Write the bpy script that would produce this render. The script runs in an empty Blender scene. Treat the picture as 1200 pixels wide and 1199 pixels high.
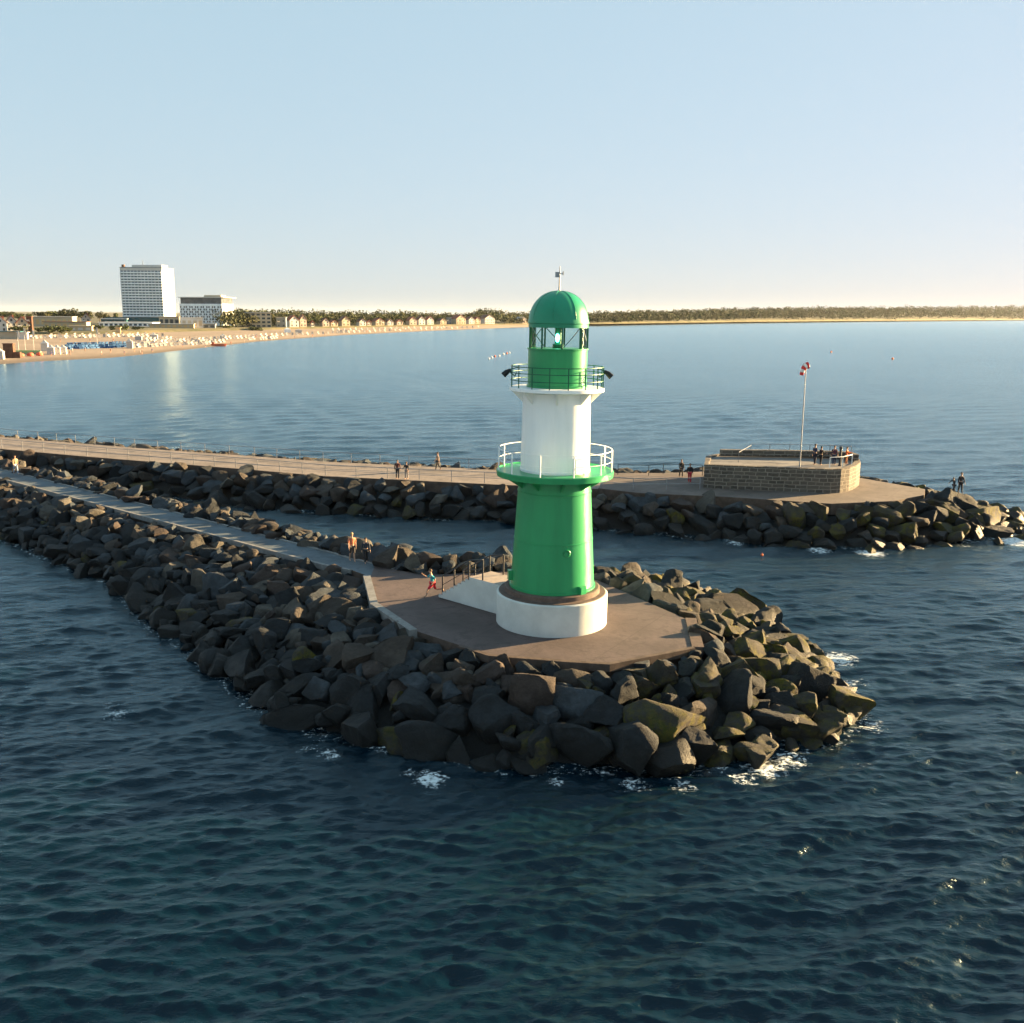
import bpy, bmesh, math, random
import numpy as np
from mathutils import Vector, Matrix, Euler
from mathutils.bvhtree import BVHTree
from mathutils import noise as mnoise
rnd = random.Random(7)
npr = np.random.RandomState(11)
R = math.radians
sc = bpy.context.scene
C = sc.collection

# ------------------------------------------------------------------ camera
F_PX, CX, CY = 1150.0, 600.0, 599.5
CAM_Z = 17.8
PITCH = math.atan((CY - 368.0) / F_PX)
ROLL = R(0.35)
_F = Vector((0, math.cos(PITCH), -math.sin(PITCH)))
_U0 = Vector((0, math.sin(PITCH), math.cos(PITCH)))
_R0 = Vector((1, 0, 0))
_R = _R0 * math.cos(ROLL) + _U0 * math.sin(ROLL)
_U = _U0 * math.cos(ROLL) - _R0 * math.sin(ROLL)
CAM = Vector((0, 0, CAM_Z))

def P(px, py, z):
    """survey helper: the point at height z seen in that direction"""
    d = _F + _R * ((px - CX) / F_PX) + _U * ((CY - py) / F_PX)
    t = (z - CAM_Z) / d.z
    p = CAM + d * t
    return Vector((p.x, p.y, z))
def proj(p):
    v = Vector(p) - CAM
    dep = v.dot(_F)
    return CX + F_PX * v.dot(_R) / dep, CY - F_PX * v.dot(_U) / dep, dep
def z_at(x, y, py):
    lo, hi = -50.0, 400.0
    for _ in range(50):
        m = (lo + hi) / 2
        if proj((x, y, m))[1] > py: lo = m
        else: hi = m
    return (lo + hi) / 2

cam = bpy.data.cameras.new('camera'); co = bpy.data.objects.new('camera', cam); C.objects.link(co)
cam.sensor_width = 36; cam.sensor_fit = 'HORIZONTAL'; cam.lens = 36 * F_PX / 1200
cam.clip_start = 0.5; cam.clip_end = 60000
M4 = Matrix.Identity(4)
for i, v in enumerate((_R, _U, -_F)):
    for j in range(3): M4[j][i] = v[j]
M4.translation = CAM
co.matrix_world = M4
sc.camera = co
sc.render.resolution_x, sc.render.resolution_y = 1024, 1023

# ------------------------------------------------------------------ light
SUN_AZ = Vector((0.905, 0.42)).normalized()
SUN_EL = R(9.5)
sd = Vector((SUN_AZ.x * math.cos(SUN_EL), SUN_AZ.y * math.cos(SUN_EL), math.sin(SUN_EL)))
sl = bpy.data.lights.new('sun', 'SUN'); so = bpy.data.objects.new('sun', sl); C.objects.link(so)
sl.energy = 5.0; sl.angle = R(0.5); sl.color = (1.0, 0.69, 0.34)
so.rotation_euler = sd.to_track_quat('Z', 'Y').to_euler()
w = bpy.data.worlds.new('World'); sc.world = w; w.use_nodes = True
nt = w.node_tree; bg = nt.nodes['Background']
sky = nt.nodes.new('ShaderNodeTexSky'); sky.sky_type = 'NISHITA'; sky.sun_disc = False
sky.sun_elevation = SUN_EL; sky.sun_rotation = math.atan2(SUN_AZ.x, SUN_AZ.y)
sky.air_density = 1.0; sky.dust_density = 0.5; sky.ozone_density = 2.5; sky.altitude = 0
# the camera's tone response to the bright evening sky, channel by channel
sp_ = nt.nodes.new('ShaderNodeSeparateColor'); cb_ = nt.nodes.new('ShaderNodeCombineColor'); nt.links.new(sky.outputs[0], sp_.inputs[0])
def mth(op, a, b):
    n = nt.nodes.new('ShaderNodeMath'); n.operation = op
    for i, v in enumerate((a, b)):
        if hasattr(v, 'is_output'): nt.links.new(v, n.inputs[i])
        else: n.inputs[i].default_value = v
    return n.outputs[0]
for ch, (gain, ex) in enumerate(((.488, .283), (.604, .185), (.655, .20))):
    raw = sp_.outputs[ch]
    v = mth('ADD', mth('MULTIPLY', mth('POWER', raw, ex), gain), mth('MULTIPLY', mth('MINIMUM', mth('MAXIMUM', mth('SUBTRACT', raw, 7.5), 0.0), 15.0), .012))
    nt.links.new(mth('MULTIPLY', v, 1.83), cb_.inputs[ch])
nt.links.new(cb_.outputs[0], bg.inputs[0]); bg.inputs[1].default_value = 0.075
sc.view_settings.view_transform = 'Standard'; sc.view_settings.look = 'None'
sc.view_settings.exposure = 2.85; sc.view_settings.gamma = 1
sc.render.engine = 'CYCLES'

# ------------------------------------------------------------------ materials
def newmat(name):
    m = bpy.data.materials.new(name); m.use_nodes = True
    return m, m.node_tree, m.node_tree.nodes['Principled BSDF']
def mixrgb(nt, fac, a, b, mode='MIX'):
    n = nt.nodes.new('ShaderNodeMix'); n.data_type = 'RGBA'; n.blend_type = mode
    for s, v in ((0, fac), (6, a), (7, b)):
        if hasattr(v, 'is_output'): nt.links.new(v, n.inputs[s])
        elif s == 0: n.inputs[0].default_value = v
        else: n.inputs[s].default_value = (*v, 1) if len(v) == 3 else v
    return n.outputs[2]
def noise(nt, vec, scale, detail=4, rough=.55):
    n = nt.nodes.new('ShaderNodeTexNoise'); n.inputs['Scale'].default_value = scale
    n.inputs['Detail'].default_value = detail; n.inputs['Roughness'].default_value = rough
    if vec is not None: nt.links.new(vec, n.inputs['Vector'])
    return n.outputs['Fac']
def ramp(nt, v, a, b, ca=0.0, cb=1.0):
    n = nt.nodes.new('ShaderNodeMapRange'); n.clamp = True; n.interpolation_type = 'SMOOTHSTEP'
    nt.links.new(v, n.inputs[0]); n.inputs[1].default_value = a; n.inputs[2].default_value = b
    n.inputs[3].default_value = ca; n.inputs[4].default_value = cb
    return n.outputs[0]
def math_(nt, op, a, b):
    n = nt.nodes.new('ShaderNodeMath'); n.operation = op
    for i, v in enumerate((a, b)):
        if hasattr(v, 'is_output'): nt.links.new(v, n.inputs[i])
        else: n.inputs[i].default_value = v
    return n.outputs[0]
def wpos(nt):
    g = nt.nodes.new('ShaderNodeNewGeometry'); return g.outputs['Position']
def vmul(nt, v, s):
    n = nt.nodes.new('ShaderNodeVectorMath'); n.operation = 'MULTIPLY'
    nt.links.new(v, n.inputs[0]); n.inputs[1].default_value = s
    return n.outputs[0]
def bump(nt, bsdf, h, strength, dist, prev=None):
    n = nt.nodes.new('ShaderNodeBump'); n.inputs['Strength'].default_value = strength
    n.inputs['Distance'].default_value = dist
    nt.links.new(h, n.inputs['Height'])
    if prev is not None: nt.links.new(prev, n.inputs['Normal'])
    if bsdf is not None: nt.links.new(n.outputs[0], bsdf.inputs['Normal'])
    return n.outputs[0]

_mats = {}
def paint(name, col, rough=.5, var=.18, scale=1.5, bmp=0.0, metal=0.0, streak=False):
    if name in _mats: return _mats[name]
    m, nt, b = newmat(name)
    p = wpos(nt)
    if streak: p = vmul(nt, p, (1, 1, .12))
    n = noise(nt, p, scale, 6, .65)
    lo = tuple(c * (1 - var) for c in col); hi = tuple(min(1, c * (1 + var)) for c in col)
    c = mixrgb(nt, ramp(nt, n, .3, .7), lo, hi)
    nt.links.new(c, b.inputs['Base Color']); b.inputs['Roughness'].default_value = rough; b.inputs['Specular IOR Level'].default_value = .3
    b.inputs['Metallic'].default_value = metal
    if bmp: bump(nt, b, noise(nt, p, scale * 8, 5), bmp, .02)
    _mats[name] = m
    return m

def rock_mat(name, col, moss=0.0):
    m, nt, b = newmat(name)
    p = wpos(nt)
    n1 = noise(nt, p, .9, 5, .6); n2 = noise(nt, p, 5.5, 6, .7); n3 = noise(nt, p, 22, 4, .6)
    c = mixrgb(nt, ramp(nt, n1, .32, .68), tuple(x * .62 for x in col), tuple(x * 1.25 for x in col))
    c = mixrgb(nt, ramp(nt, n2, .35, .7, 0, .55), c, (col[0] * .45, col[1] * .43, col[2] * .42))
    c = mixrgb(nt, ramp(nt, n3, .62, .75, 0, .35), c, (.13, .12, .10))
    sep = nt.nodes.new('ShaderNodeSeparateXYZ'); nt.links.new(p, sep.inputs[0]); z = sep.outputs[2]
    zj = math_(nt, 'ADD', z, math_(nt, 'MULTIPLY', math_(nt, 'SUBTRACT', n1, .5), 1.6))
    # splash zone: black weed film plus painted-in shade of the low rocks, algae just above
    wet_shade = ramp(nt, zj, .55, 1.65, 1, 0)
    if moss:
        ml = math_(nt, 'MULTIPLY', ramp(nt, noise(nt, p, 1.7, 5, .7), .42, .6), ramp(nt, zj, 1.5, 2.7, moss, moss * .25))
        c = mixrgb(nt, ml, c, mixrgb(nt, ramp(nt, n2, .35, .65), (.042, .050, .005), (.105, .082, .008)))
        wet_shade = math_(nt, 'MULTIPLY', wet_shade, .55)
    c = mixrgb(nt, math_(nt, 'MULTIPLY', wet_shade, .9), c, (.008, .009, .009))
    nt.links.new(c, b.inputs['Base Color'])
    nt.links.new(ramp(nt, wet_shade, 0, 1, .88, .55), b.inputs['Roughness'])
    b.inputs['Specular IOR Level'].default_value = .3
    h = math_(nt, 'ADD', math_(nt, 'MULTIPLY', n2, 1.0), math_(nt, 'MULTIPLY', n3, .35))
    bump(nt, b, h, 1.0, .11)
    return m
ROCKS = [rock_mat('rock_grey', (.046, .057, .068)), rock_mat('rock_brown', (.060, .050, .043)),
         rock_mat('rock_pale', (.090, .083, .072)), rock_mat('rock_red', (.055, .042, .037)),
         rock_mat('rock_dark', (.018, .022, .026)), rock_mat('rock_mossy', (.042, .038, .032), 1.0)]
ROCK_WORD = ['grey', 'brown', 'pale tan', 'reddish', 'dark', 'mossy']

def paving_mat(name, col, slab=2.4, jointdark=.5):
    m, nt, b = newmat(name); p = wpos(nt)
    n1 = noise(nt, p, .35, 5, .6); n2 = noise(nt, p, 3.5, 6, .7)
    c = mixrgb(nt, ramp(nt, n1, .3, .7), tuple(x * .72 for x in col), tuple(x * 1.22 for x in col))
    c = mixrgb(nt, ramp(nt, n2, .45, .75, 0, .5), c, tuple(x * .55 for x in col))
    br = nt.nodes.new('ShaderNodeTexBrick'); mp = nt.nodes.new('ShaderNodeMapping'); mp.inputs['Rotation'].default_value[2] = .55
    nt.links.new(p, mp.inputs[0]); nt.links.new(mp.outputs[0], br.inputs[0]); br.inputs['Scale'].default_value = 1; br.inputs['Brick Width'].default_value = slab * 1.3; br.inputs['Row Height'].default_value = slab
    br.inputs['Mortar Size'].default_value = .018; br.offset = 0
    c = mixrgb(nt, math_(nt, 'MULTIPLY', br.outputs['Fac'], jointdark), c, tuple(x * .3 for x in col))
    n4 = noise(nt, p, 1.1, 6, .75); c = mixrgb(nt, ramp(nt, n4, .54, .62, 0, .6), c, tuple(x * .5 for x in col))
    nt.links.new(c, b.inputs['Base Color']); b.inputs['Roughness'].default_value = .85
    bump(nt, b, n2, .4, .03)
    return m
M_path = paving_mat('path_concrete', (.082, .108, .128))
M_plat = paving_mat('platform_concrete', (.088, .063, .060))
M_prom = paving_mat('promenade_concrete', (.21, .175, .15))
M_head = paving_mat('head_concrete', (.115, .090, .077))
M_kerb = paint('kerb_stone', (.20, .20, .195), .8, .2, 3, .3)
M_slab = paint('slab_edge', (.09, .065, .052), .85, .3, 2, .3)
M_green = paint('green_paint', (.028, .275, .105), .33, .12, .8, 0, 0, True)
M_dome = paint('dome_green', (.018, .235, .13), .35, .08, .8)
M_dgreen = paint('dark_green_metal', (.010, .105, .055), .4, .1)
M_white = paint('white_paint', (.84, .85, .84), .42, .08, .8, 0, 0, True)
M_cream = paint('cream_render', (.52, .54, .52), .75, .09, .9, .15)
M_ring = paint('brown_stone_ring', (.11, .078, .064), .8, .25, 3, .3)
M_steel = paint('dark_steel', (.045, .045, .05), .5, .2)
M_galv = paint('galvanised_steel', (.26, .27, .29), .45, .15, 4, 0, .5)
M_black = paint('black_housing', (.012, .012, .013), .4)
M_gate = paint('pale_steps', (.34, .29, .25), .85, .15, 3, .2)

def glass_mat():
    m, nt, b = newmat('lantern_glass')
    b.inputs['Base Color'].default_value = (.9, .97, .94, 1); b.inputs['Roughness'].default_value = .02
    tr = nt.nodes.new('ShaderNodeBsdfTransparent'); tr.inputs[0].default_value = (.88, .95, .92, 1)
    gl = nt.nodes.new('ShaderNodeBsdfGlossy'); gl.inputs['Roughness'].default_value = .03
    fr = nt.nodes.new('ShaderNodeFresnel'); fr.inputs[0].default_value = 1.3
    mx = nt.nodes.new('ShaderNodeMixShader'); nt.links.new(fr.outputs[0], mx.inputs[0])
    nt.links.new(tr.outputs[0], mx.inputs[1]); nt.links.new(gl.outputs[0], mx.inputs[2])
    nt.links.new(mx.outputs[0], nt.nodes['Material Output'].inputs[0]); return m
M_glass = glass_mat()
m, nt_, b_ = newmat('lamp_light'); b_.inputs['Base Color'].default_value = (.1, .8, .6, 1)
b_.inputs['Emission Color'].default_value = (.12, 1, .72, 1); b_.inputs['Emission Strength'].default_value = 3; M_lamp = m

def stone_mat():
    m, nt, b = newmat('basalt_blockwork')
    uv = nt.nodes.new('ShaderNodeUVMap')
    br = nt.nodes.new('ShaderNodeTexBrick'); wv = nt.nodes.new('ShaderNodeTexNoise'); wv.inputs['Scale'].default_value = 1.3; nt.links.new(uv.outputs[0], wv.inputs['Vector'])
    wm = nt.nodes.new('ShaderNodeMix'); wm.data_type = 'RGBA'; wm.blend_type = 'LINEAR_LIGHT'; wm.inputs[0].default_value = .09
    nt.links.new(uv.outputs[0], wm.inputs[6]); nt.links.new(wv.outputs['Color'], wm.inputs[7]); nt.links.new(wm.outputs[2], br.inputs[0])
    br.inputs['Color1'].default_value = (.045, .038, .033, 1); br.inputs['Color2'].default_value = (.115, .095, .075, 1)
    br.inputs['Mortar'].default_value = (.24, .21, .175, 1); br.inputs['Scale'].default_value = 1
    br.inputs['Mortar Size'].default_value = .045; br.inputs['Brick Width'].default_value = .66; br.inputs['Bias'].default_value = -.1; br.squash = 1.5; br.squash_frequency = 3
    br.inputs['Row Height'].default_value = .33; br.offset = .45; br.inputs['Mortar Smooth'].default_value = .4
    n = noise(nt, wpos(nt), 2.2, 6, .7)
    c = mixrgb(nt, ramp(nt, n, .38, .66, 0, .6), br.outputs[0], (.12, .10, .08))
    nt.links.new(c, b.inputs['Base Color']); b.inputs['Roughness'].default_value = .9
    h = math_(nt, 'ADD', math_(nt, 'MULTIPLY', br.outputs['Fac'], -1.0), math_(nt, 'MULTIPLY', n, .8))
    bump(nt, b, h, .7, .05); return m
M_stone = stone_mat()

def leaf_mat(name, a, b2):
    m, nt, b = newmat(name); p = wpos(nt)
    c = mixrgb(nt, ramp(nt, noise(nt, p, .11, 3), .35, .65), a, b2)
    c = mixrgb(nt, ramp(nt, noise(nt, p, .9, 2), .4, .7, 0, .6), c, tuple(x * .5 for x in a))
    nt.links.new(c, b.inputs['Base Color']); b.inputs['Roughness'].default_value = .8
    b.inputs['Specular IOR Level'].default_value = .2; return m
M_leaf = leaf_mat('leaf_green', (.035, .055, .018), (.075, .09, .03))
M_pine = leaf_mat('wood_green', (.04, .05, .02), (.085, .085, .035))
M_bush = leaf_mat('bush_green', (.06, .085, .02), (.12, .13, .035))
M_trunk = paint('bark', (.08, .06, .045), .9, .3, 3)

# ------------------------------------------------------------------ mesh builder
class MB:
    def __init__(s): s.v = []; s.f = []; s.m = []; s.uv = {}
    def add(s, vs, fs, mi=0):
        o = len(s.v); s.v += [tuple(v) for v in vs]
        for f in fs: s.f.append(tuple(i + o for i in f)); s.m.append(mi)
    def box(s, c, d, rz=0, mi=0):
        x, y, z = d[0] / 2, d[1] / 2, d[2] / 2; cs, sn = math.cos(rz), math.sin(rz)
        vs = []
        for k in (-z, z):
            for (a, b) in ((-x, -y), (x, -y), (x, y), (-x, y)):
                vs.append((c[0] + a * cs - b * sn, c[1] + a * sn + b * cs, c[2] + k))
        s.add(vs, [(3, 2, 1, 0), (4, 5, 6, 7), (0, 1, 5, 4), (1, 2, 6, 5), (2, 3, 7, 6), (3, 0, 4, 7)], mi)
    def prism(s, poly, z0, z1, mi=0, top=True):
        n = len(poly)
        a = sum(poly[i][0] * poly[(i + 1) % n][1] - poly[(i + 1) % n][0] * poly[i][1] for i in range(n))
        if a < 0: poly = poly[::-1]
        vs = [(p[0], p[1], z0) for p in poly] + [(p[0], p[1], z1) for p in poly]
        fs = [(i, (i + 1) % n, n + (i + 1) % n, n + i) for i in range(n)]
        if top: fs += [tuple(range(n, 2 * n)), tuple(range(n - 1, -1, -1))]
        s.add(vs, fs, mi)
    def tube(s, pts, r, n=6, mi=0):
        pts = [Vector(p) for p in pts]; rs = r if isinstance(r, (list, tuple)) else [r] * len(pts)
        vs = []; fs = []
        for i, p in enumerate(pts):
            d = (pts[min(i + 1, len(pts) - 1)] - pts[max(i - 1, 0)]).normalized()
            u = d.cross(Vector((0, 0, 1)) if abs(d.z) < .95 else Vector((1, 0, 0))).normalized(); v = d.cross(u)
            for k in range(n):
                a = 2 * math.pi * k / n; q = p + (u * math.cos(a) + v * math.sin(a)) * rs[i]; vs.append(q)
        for i in range(len(pts) - 1):
            for k in range(n):
                k2 = (k + 1) % n; fs.append((i * n + k, i * n + k2, (i + 1) * n + k2, (i + 1) * n + k))
        fs += [tuple(range(n - 1, -1, -1)), tuple((len(pts) - 1) * n + k for k in range(n))]
        s.add(vs, fs, mi)
    def lathe(s, prof, n=48, c=(0, 0), mi=0, caps=True):
        vs = []; fs = []
        for (r, z) in prof:
            for k in range(n):
                a = 2 * math.pi * k / n; vs.append((c[0] + r * math.cos(a), c[1] + r * math.sin(a), z))
        for i in range(len(prof) - 1):
            for k in range(n):
                k2 = (k + 1) % n; fs.append((i * n + k, i * n + k2, (i + 1) * n + k2, (i + 1) * n + k))
        if caps: fs += [tuple(range(n - 1, -1, -1)), tuple((len(prof) - 1) * n + k for k in range(n))]
        s.add(vs, fs, mi)
    def build(s, name, mats, parent=None, world=True, smooth=None, loc=None):
        me = bpy.data.meshes.new(name)
        off = Vector((0, 0, 0))
        if parent is not None and world:
            q = parent
            while q is not None: off += q.location; q = q.parent
        if loc is not None: off = Vector(loc)
        me.from_pydata([(v[0] - off.x, v[1] - off.y, v[2] - off.z) for v in s.v], [], s.f)
        for mt in (mats if isinstance(mats, (list, tuple)) else [mats]): me.materials.append(mt)
        if any(s.m): me.polygons.foreach_set('material_index', s.m)
        me.update()
        if smooth is not None:
            me.polygons.foreach_set('use_smooth', [True] * len(s.f)); me.set_sharp_from_angle(angle=R(smooth))
        o = bpy.data.objects.new(name, me); C.objects.link(o)
        if parent is not None: o.parent = parent
        if loc is not None: o.location = loc
        return o
def tag(o, label, cat, group=None, kind=None):
    o['label'] = label; o['category'] = cat
    if group: o['group'] = group
    if kind: o['kind'] = kind
    return o
def thing(name, label, cat, loc, rz=0, group=None):
    o = bpy.data.objects.new(name, None); C.objects.link(o); o.location = loc; o.rotation_euler = (0, 0, rz)
    o.empty_display_size = .3
    return tag(o, label, cat, group)
def copy_tree(o, parent=None):
    c = o.copy(); C.objects.link(c)
    if parent is not None: c.parent = parent
    for ch in [x for x in bpy.data.objects if x.parent == o]: copy_tree(ch, c)
    return c
def np_mesh(name, V, Fq, mats, smooth=True):
    me = bpy.data.meshes.new(name); V = np.asarray(V, np.float32); Fq = np.asarray(Fq, np.int32); k = Fq.shape[1]
    me.vertices.add(len(V)); me.vertices.foreach_set('co', V.ravel())
    me.loops.add(Fq.size); me.loops.foreach_set('vertex_index', Fq.ravel())
    me.polygons.add(len(Fq)); me.polygons.foreach_set('loop_start', np.arange(0, Fq.size, k, dtype=np.int32))
    me.update(calc_edges=True)
    for mt in mats: me.materials.append(mt)
    if smooth: me.polygons.foreach_set('use_smooth', np.ones(len(Fq), bool))
    o = bpy.data.objects.new(name, me); C.objects.link(o); return o

# ------------------------------------------------------------------ plan of the two breakwaters
DZ = 2.6
def pts(l, z): return [P(a, b, z) for a, b in l]
path_far = [(-110, 523), (0, 550), (200, 600), (390, 649), (406, 654), (440, 662), (460, 667)]
path_near = [(-110, 532), (0, 560), (200, 613), (382, 662), (412, 668), (434, 676)]
plat_back = [(497, 674), (545, 672), (620, 668), (700, 680), (803, 725)]
plat_front = [(811, 759), (712, 778), (664, 775), (575, 768), (541, 757), (489, 740), (443, 709)]
Dn = pts(path_far + plat_back + plat_front + path_near[::-1], DZ)
Wn_front = [(-110, 585), (0, 632), (75, 666), (130, 690), (175, 735), (230, 776), (300, 832), (360, 857), (430, 877), (520, 892), (620, 905),
            (700, 905), (790, 912), (880, 893), (950, 878), (985, 872), (1015, 838), (985, 797), (945, 760), (895, 724), (840, 700), (770, 684)]
Wn_b = [P(a, b, 0) for a, b in [(690, 683), (600, 677), (500, 678), (400, 660), (300, 633), (200, 610), (100, 586), (0, 562), (-110, 535)]]
Wn = pts(Wn_front, 0) + Wn_b
far_near = [(-60, 520), (0, 526), (100, 535), (225, 545), (300, 551), (380, 558), (606, 569), (701, 573), (750, 578.5), (850, 583), (974, 591), (1046, 588), (1083, 581)]
far_back = [(1084, 574), (1007, 560.5), (985, 557), (830, 553), (778, 555), (720, 555), (586, 551), (380, 541), (300, 535), (160, 525), (47, 516), (0, 512), (-60, 506)]
Df = pts(far_near + far_back, DZ)
Wf_front = [(-60, 548), (0, 556), (100, 569), (225, 587), (300, 596), (400, 603), (500, 607), (600, 612), (700, 621), (800, 629), (870, 634), (912, 642), (1000, 643), (1030, 645),
            (1070, 640), (1130, 636), (1190, 632), (1232, 620), (1215, 606), (1150, 592), (1090, 580)]
Wf = pts(Wf_front, 0) + [P(a, b, 0) for a, b in [(1007, 568), (830, 560), (600, 557), (380, 546), (300, 540), (160, 529), (47, 520), (-60, 511)]]

def poly_np(poly): return np.array([(p[0], p[1]) for p in poly])
def inside(pt, poly):
    x, y = pt[:, 0], pt[:, 1]; r = np.zeros(len(pt), bool); n = len(poly); j = n - 1
    for i in range(n):
        xi, yi = poly[i]; xj, yj = poly[j]
        c = ((yi > y) != (yj > y)) & (x < (xj - xi) * (y - yi) / (yj - yi + 1e-12) + xi); r ^= c; j = i
    return r
def pdist(pt, poly, closed=True):
    d = np.full(len(pt), 1e9); n = len(poly)
    for i in range(n if closed else n - 1):
        a = poly[i]; b = poly[(i + 1) % n]; ab = b - a
        t = np.clip(((pt - a) @ ab) / (ab @ ab + 1e-12), 0, 1); q = a + t[:, None] * ab
        d = np.minimum(d, np.hypot(*(pt - q).T))
    return d
nDn, nWn, nDf, nWf = map(poly_np, (Dn, Wn, Df, Wf))
axis_n = poly_np(pts([(-110, 527), (0, 555), (405, 658), (600, 705), (760, 720), (1040, 842)], DZ))
axis_f = poly_np(pts([(-60, 513), (0, 519), (300, 543), (606, 560), (830, 567), (1040, 573), (1240, 600)], DZ))
def side_of(pt, ax):
    best = np.full(len(pt), 1e9); s = np.zeros(len(pt))
    for i in range(len(ax) - 1):
        a, b = ax[i], ax[i + 1]; ab = b - a
        t = np.clip(((pt - a) @ ab) / (ab @ ab), 0, 1); q = a + t[:, None] * ab; d = np.hypot(*(pt - q).T)
        cr = ab[0] * (pt[:, 1] - a[1]) - ab[1] * (pt[:, 0] - a[0]); u = d < best
        best[u] = d[u]; s[u] = np.sign(cr[u])
    return s       # +1 = the side away from the viewer
def surf(pt, which):
    D, W, ax = (nDn, nWn, axis_n) if which == 'n' else (nDf, nWf, axis_f)
    dD = pdist(pt, D); dD[inside(pt, D)] = 0
    dW = pdist(pt, W); out = ~inside(pt, W)
    t = np.where(out, 1.0, dD / (dD + dW + 1e-9)); s = side_of(pt, ax)
    ex = 2.0 if which == 'n' else 1.5
    z = 2.25 * (1 - t ** ex)
    if which == 'n':
        right = np.clip((pt[:, 0] - 2) / 10, 0, 1)
        crest = (.78 - .78 * right) * np.exp(-((dD - 1.6) / 1.6) ** 2)
        z = np.where(s > 0, z + crest * np.clip((1 - t) * 2, 0, 1) - .75 * right * np.clip(t * 3, 0, 1) * (1 - t), z)
    else:
        z = np.where(s > 0, z - .35, z)
    z = np.where(out, -.35 - .25 * dW, z)
    return z, t, dD, dW, s, out

def bank(which, name, label):
    W = nWn if which == 'n' else nWf; st = .8
    x0, y0 = W.min(0) - 3; x1, y1 = W.max(0) + 3
    xs = np.arange(x0, x1, st); ys = np.arange(y0, y1, st)
    gx, gy = np.meshgrid(xs, ys); p = np.stack([gx.ravel(), gy.ravel()], 1)
    z, t, dD, dW, s, out = surf(p, which); z = z - np.where(dD > 0, .55, .75)
    nx, ny = len(xs), len(ys)
    keep = (dW < 3.0) | ~out
    idx = np.arange(nx * ny).reshape(ny, nx)
    q = np.stack([idx[:-1, :-1], idx[:-1, 1:], idx[1:, 1:], idx[1:, :-1]], -1).reshape(-1, 4)
    q = q[keep[q].all(1)]
    o = np_mesh(name, np.c_[p, z], q, [ROCKS[4]])
    tag(o, label, 'rubble bank', None, 'structure')
bank('n', 'rubble_bank', 'dark rubble core under the near breakwater boulders')
bank('f', 'rubble_bank', 'dark rubble core under the far breakwater boulders')

# paths and decks
def sheet(name, poly, z0, z1, mats, label, edge=True):
    mb = MB(); n = len(poly)
    mb.prism([(p[0], p[1]) for p in poly], z0, z1)
    me_f = mb.f; mb.m = [1] * n + [0, 1]
    o = mb.build(name, mats); tag(o, label, name.replace('_', ' '), None, 'structure'); return o
platform_poly = pts([(440, 662), (460, 667)] + plat_back + plat_front + [(434, 676)], DZ)
path_poly = pts(path_far[:-1] + [(434, 676)] + path_near[-2::-1], DZ)
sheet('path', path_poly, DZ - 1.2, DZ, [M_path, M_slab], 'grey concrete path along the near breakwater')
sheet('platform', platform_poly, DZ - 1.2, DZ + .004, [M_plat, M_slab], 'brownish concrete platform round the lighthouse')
def strip(name, line, wdt, h, mat, label, z=DZ, inset=0):
    mb = MB(); L = [Vector((p[0], p[1], 0)) for p in line]; vs = []; fs = []
    for i, p in enumerate(L):
        d = (L[min(i + 1, len(L) - 1)] - L[max(i - 1, 0)]).normalized(); nrm = Vector((-d.y, d.x, 0))
        a = p + nrm * inset; b = p + nrm * (inset + wdt)
        vs += [(a.x, a.y, z - .3), (a.x, a.y, z + h), (b.x, b.y, z + h), (b.x, b.y, z - .3)]
    for i in range(len(L) - 1):
        o = i * 4
        for k in range(3): fs.append((o + k, o + k + 1, o + 4 + k + 1, o + 4 + k))
    fs += [(0, 1, 2, 3), (len(vs) - 1, len(vs) - 2, len(vs) - 3, len(vs) - 4)]
    mb.add(vs, fs); o = mb.build(name, mat); return tag(o, label, 'kerb', None, 'structure')
strip('kerb', pts(path_far, DZ), .22, .05, M_kerb, 'pale kerb along the far edge of the near path')
strip('kerb', pts(path_near[:-1], DZ), -.22, .05, M_kerb, 'pale kerb along the near edge of the near path')
strip('kerb', pts([(434, 676), (443, 709), (489, 740)], DZ), -.42, .12, M_kerb, 'broad pale kerb on the left edge of the lighthouse platform')
strip('kerb', pts(plat_front[:5][::-1], DZ), -.25, .06, M_slab, 'brown kerb along the front edge of the lighthouse platform')
strip('kerb', pts([(811, 759), (803, 725)], DZ), -.55, .05, M_slab, 'dark kerb on the right edge of the lighthouse platform') if False else None
strip('kerb', pts([(803, 725), (811, 759)], DZ), .55, .05, M_ring, 'wide brown kerb on the right edge of the lighthouse platform')
prom_poly = pts(far_near[:8] + far_back[5:], DZ)
head_poly = pts(far_near[7:] + far_back[:6], DZ)
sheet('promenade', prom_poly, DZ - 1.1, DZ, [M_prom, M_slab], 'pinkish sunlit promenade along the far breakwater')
sheet('platform', head_poly, DZ - .9, DZ + .05, [M_head, M_slab], 'brown concrete head of the far breakwater under the stone bastion')

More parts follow.
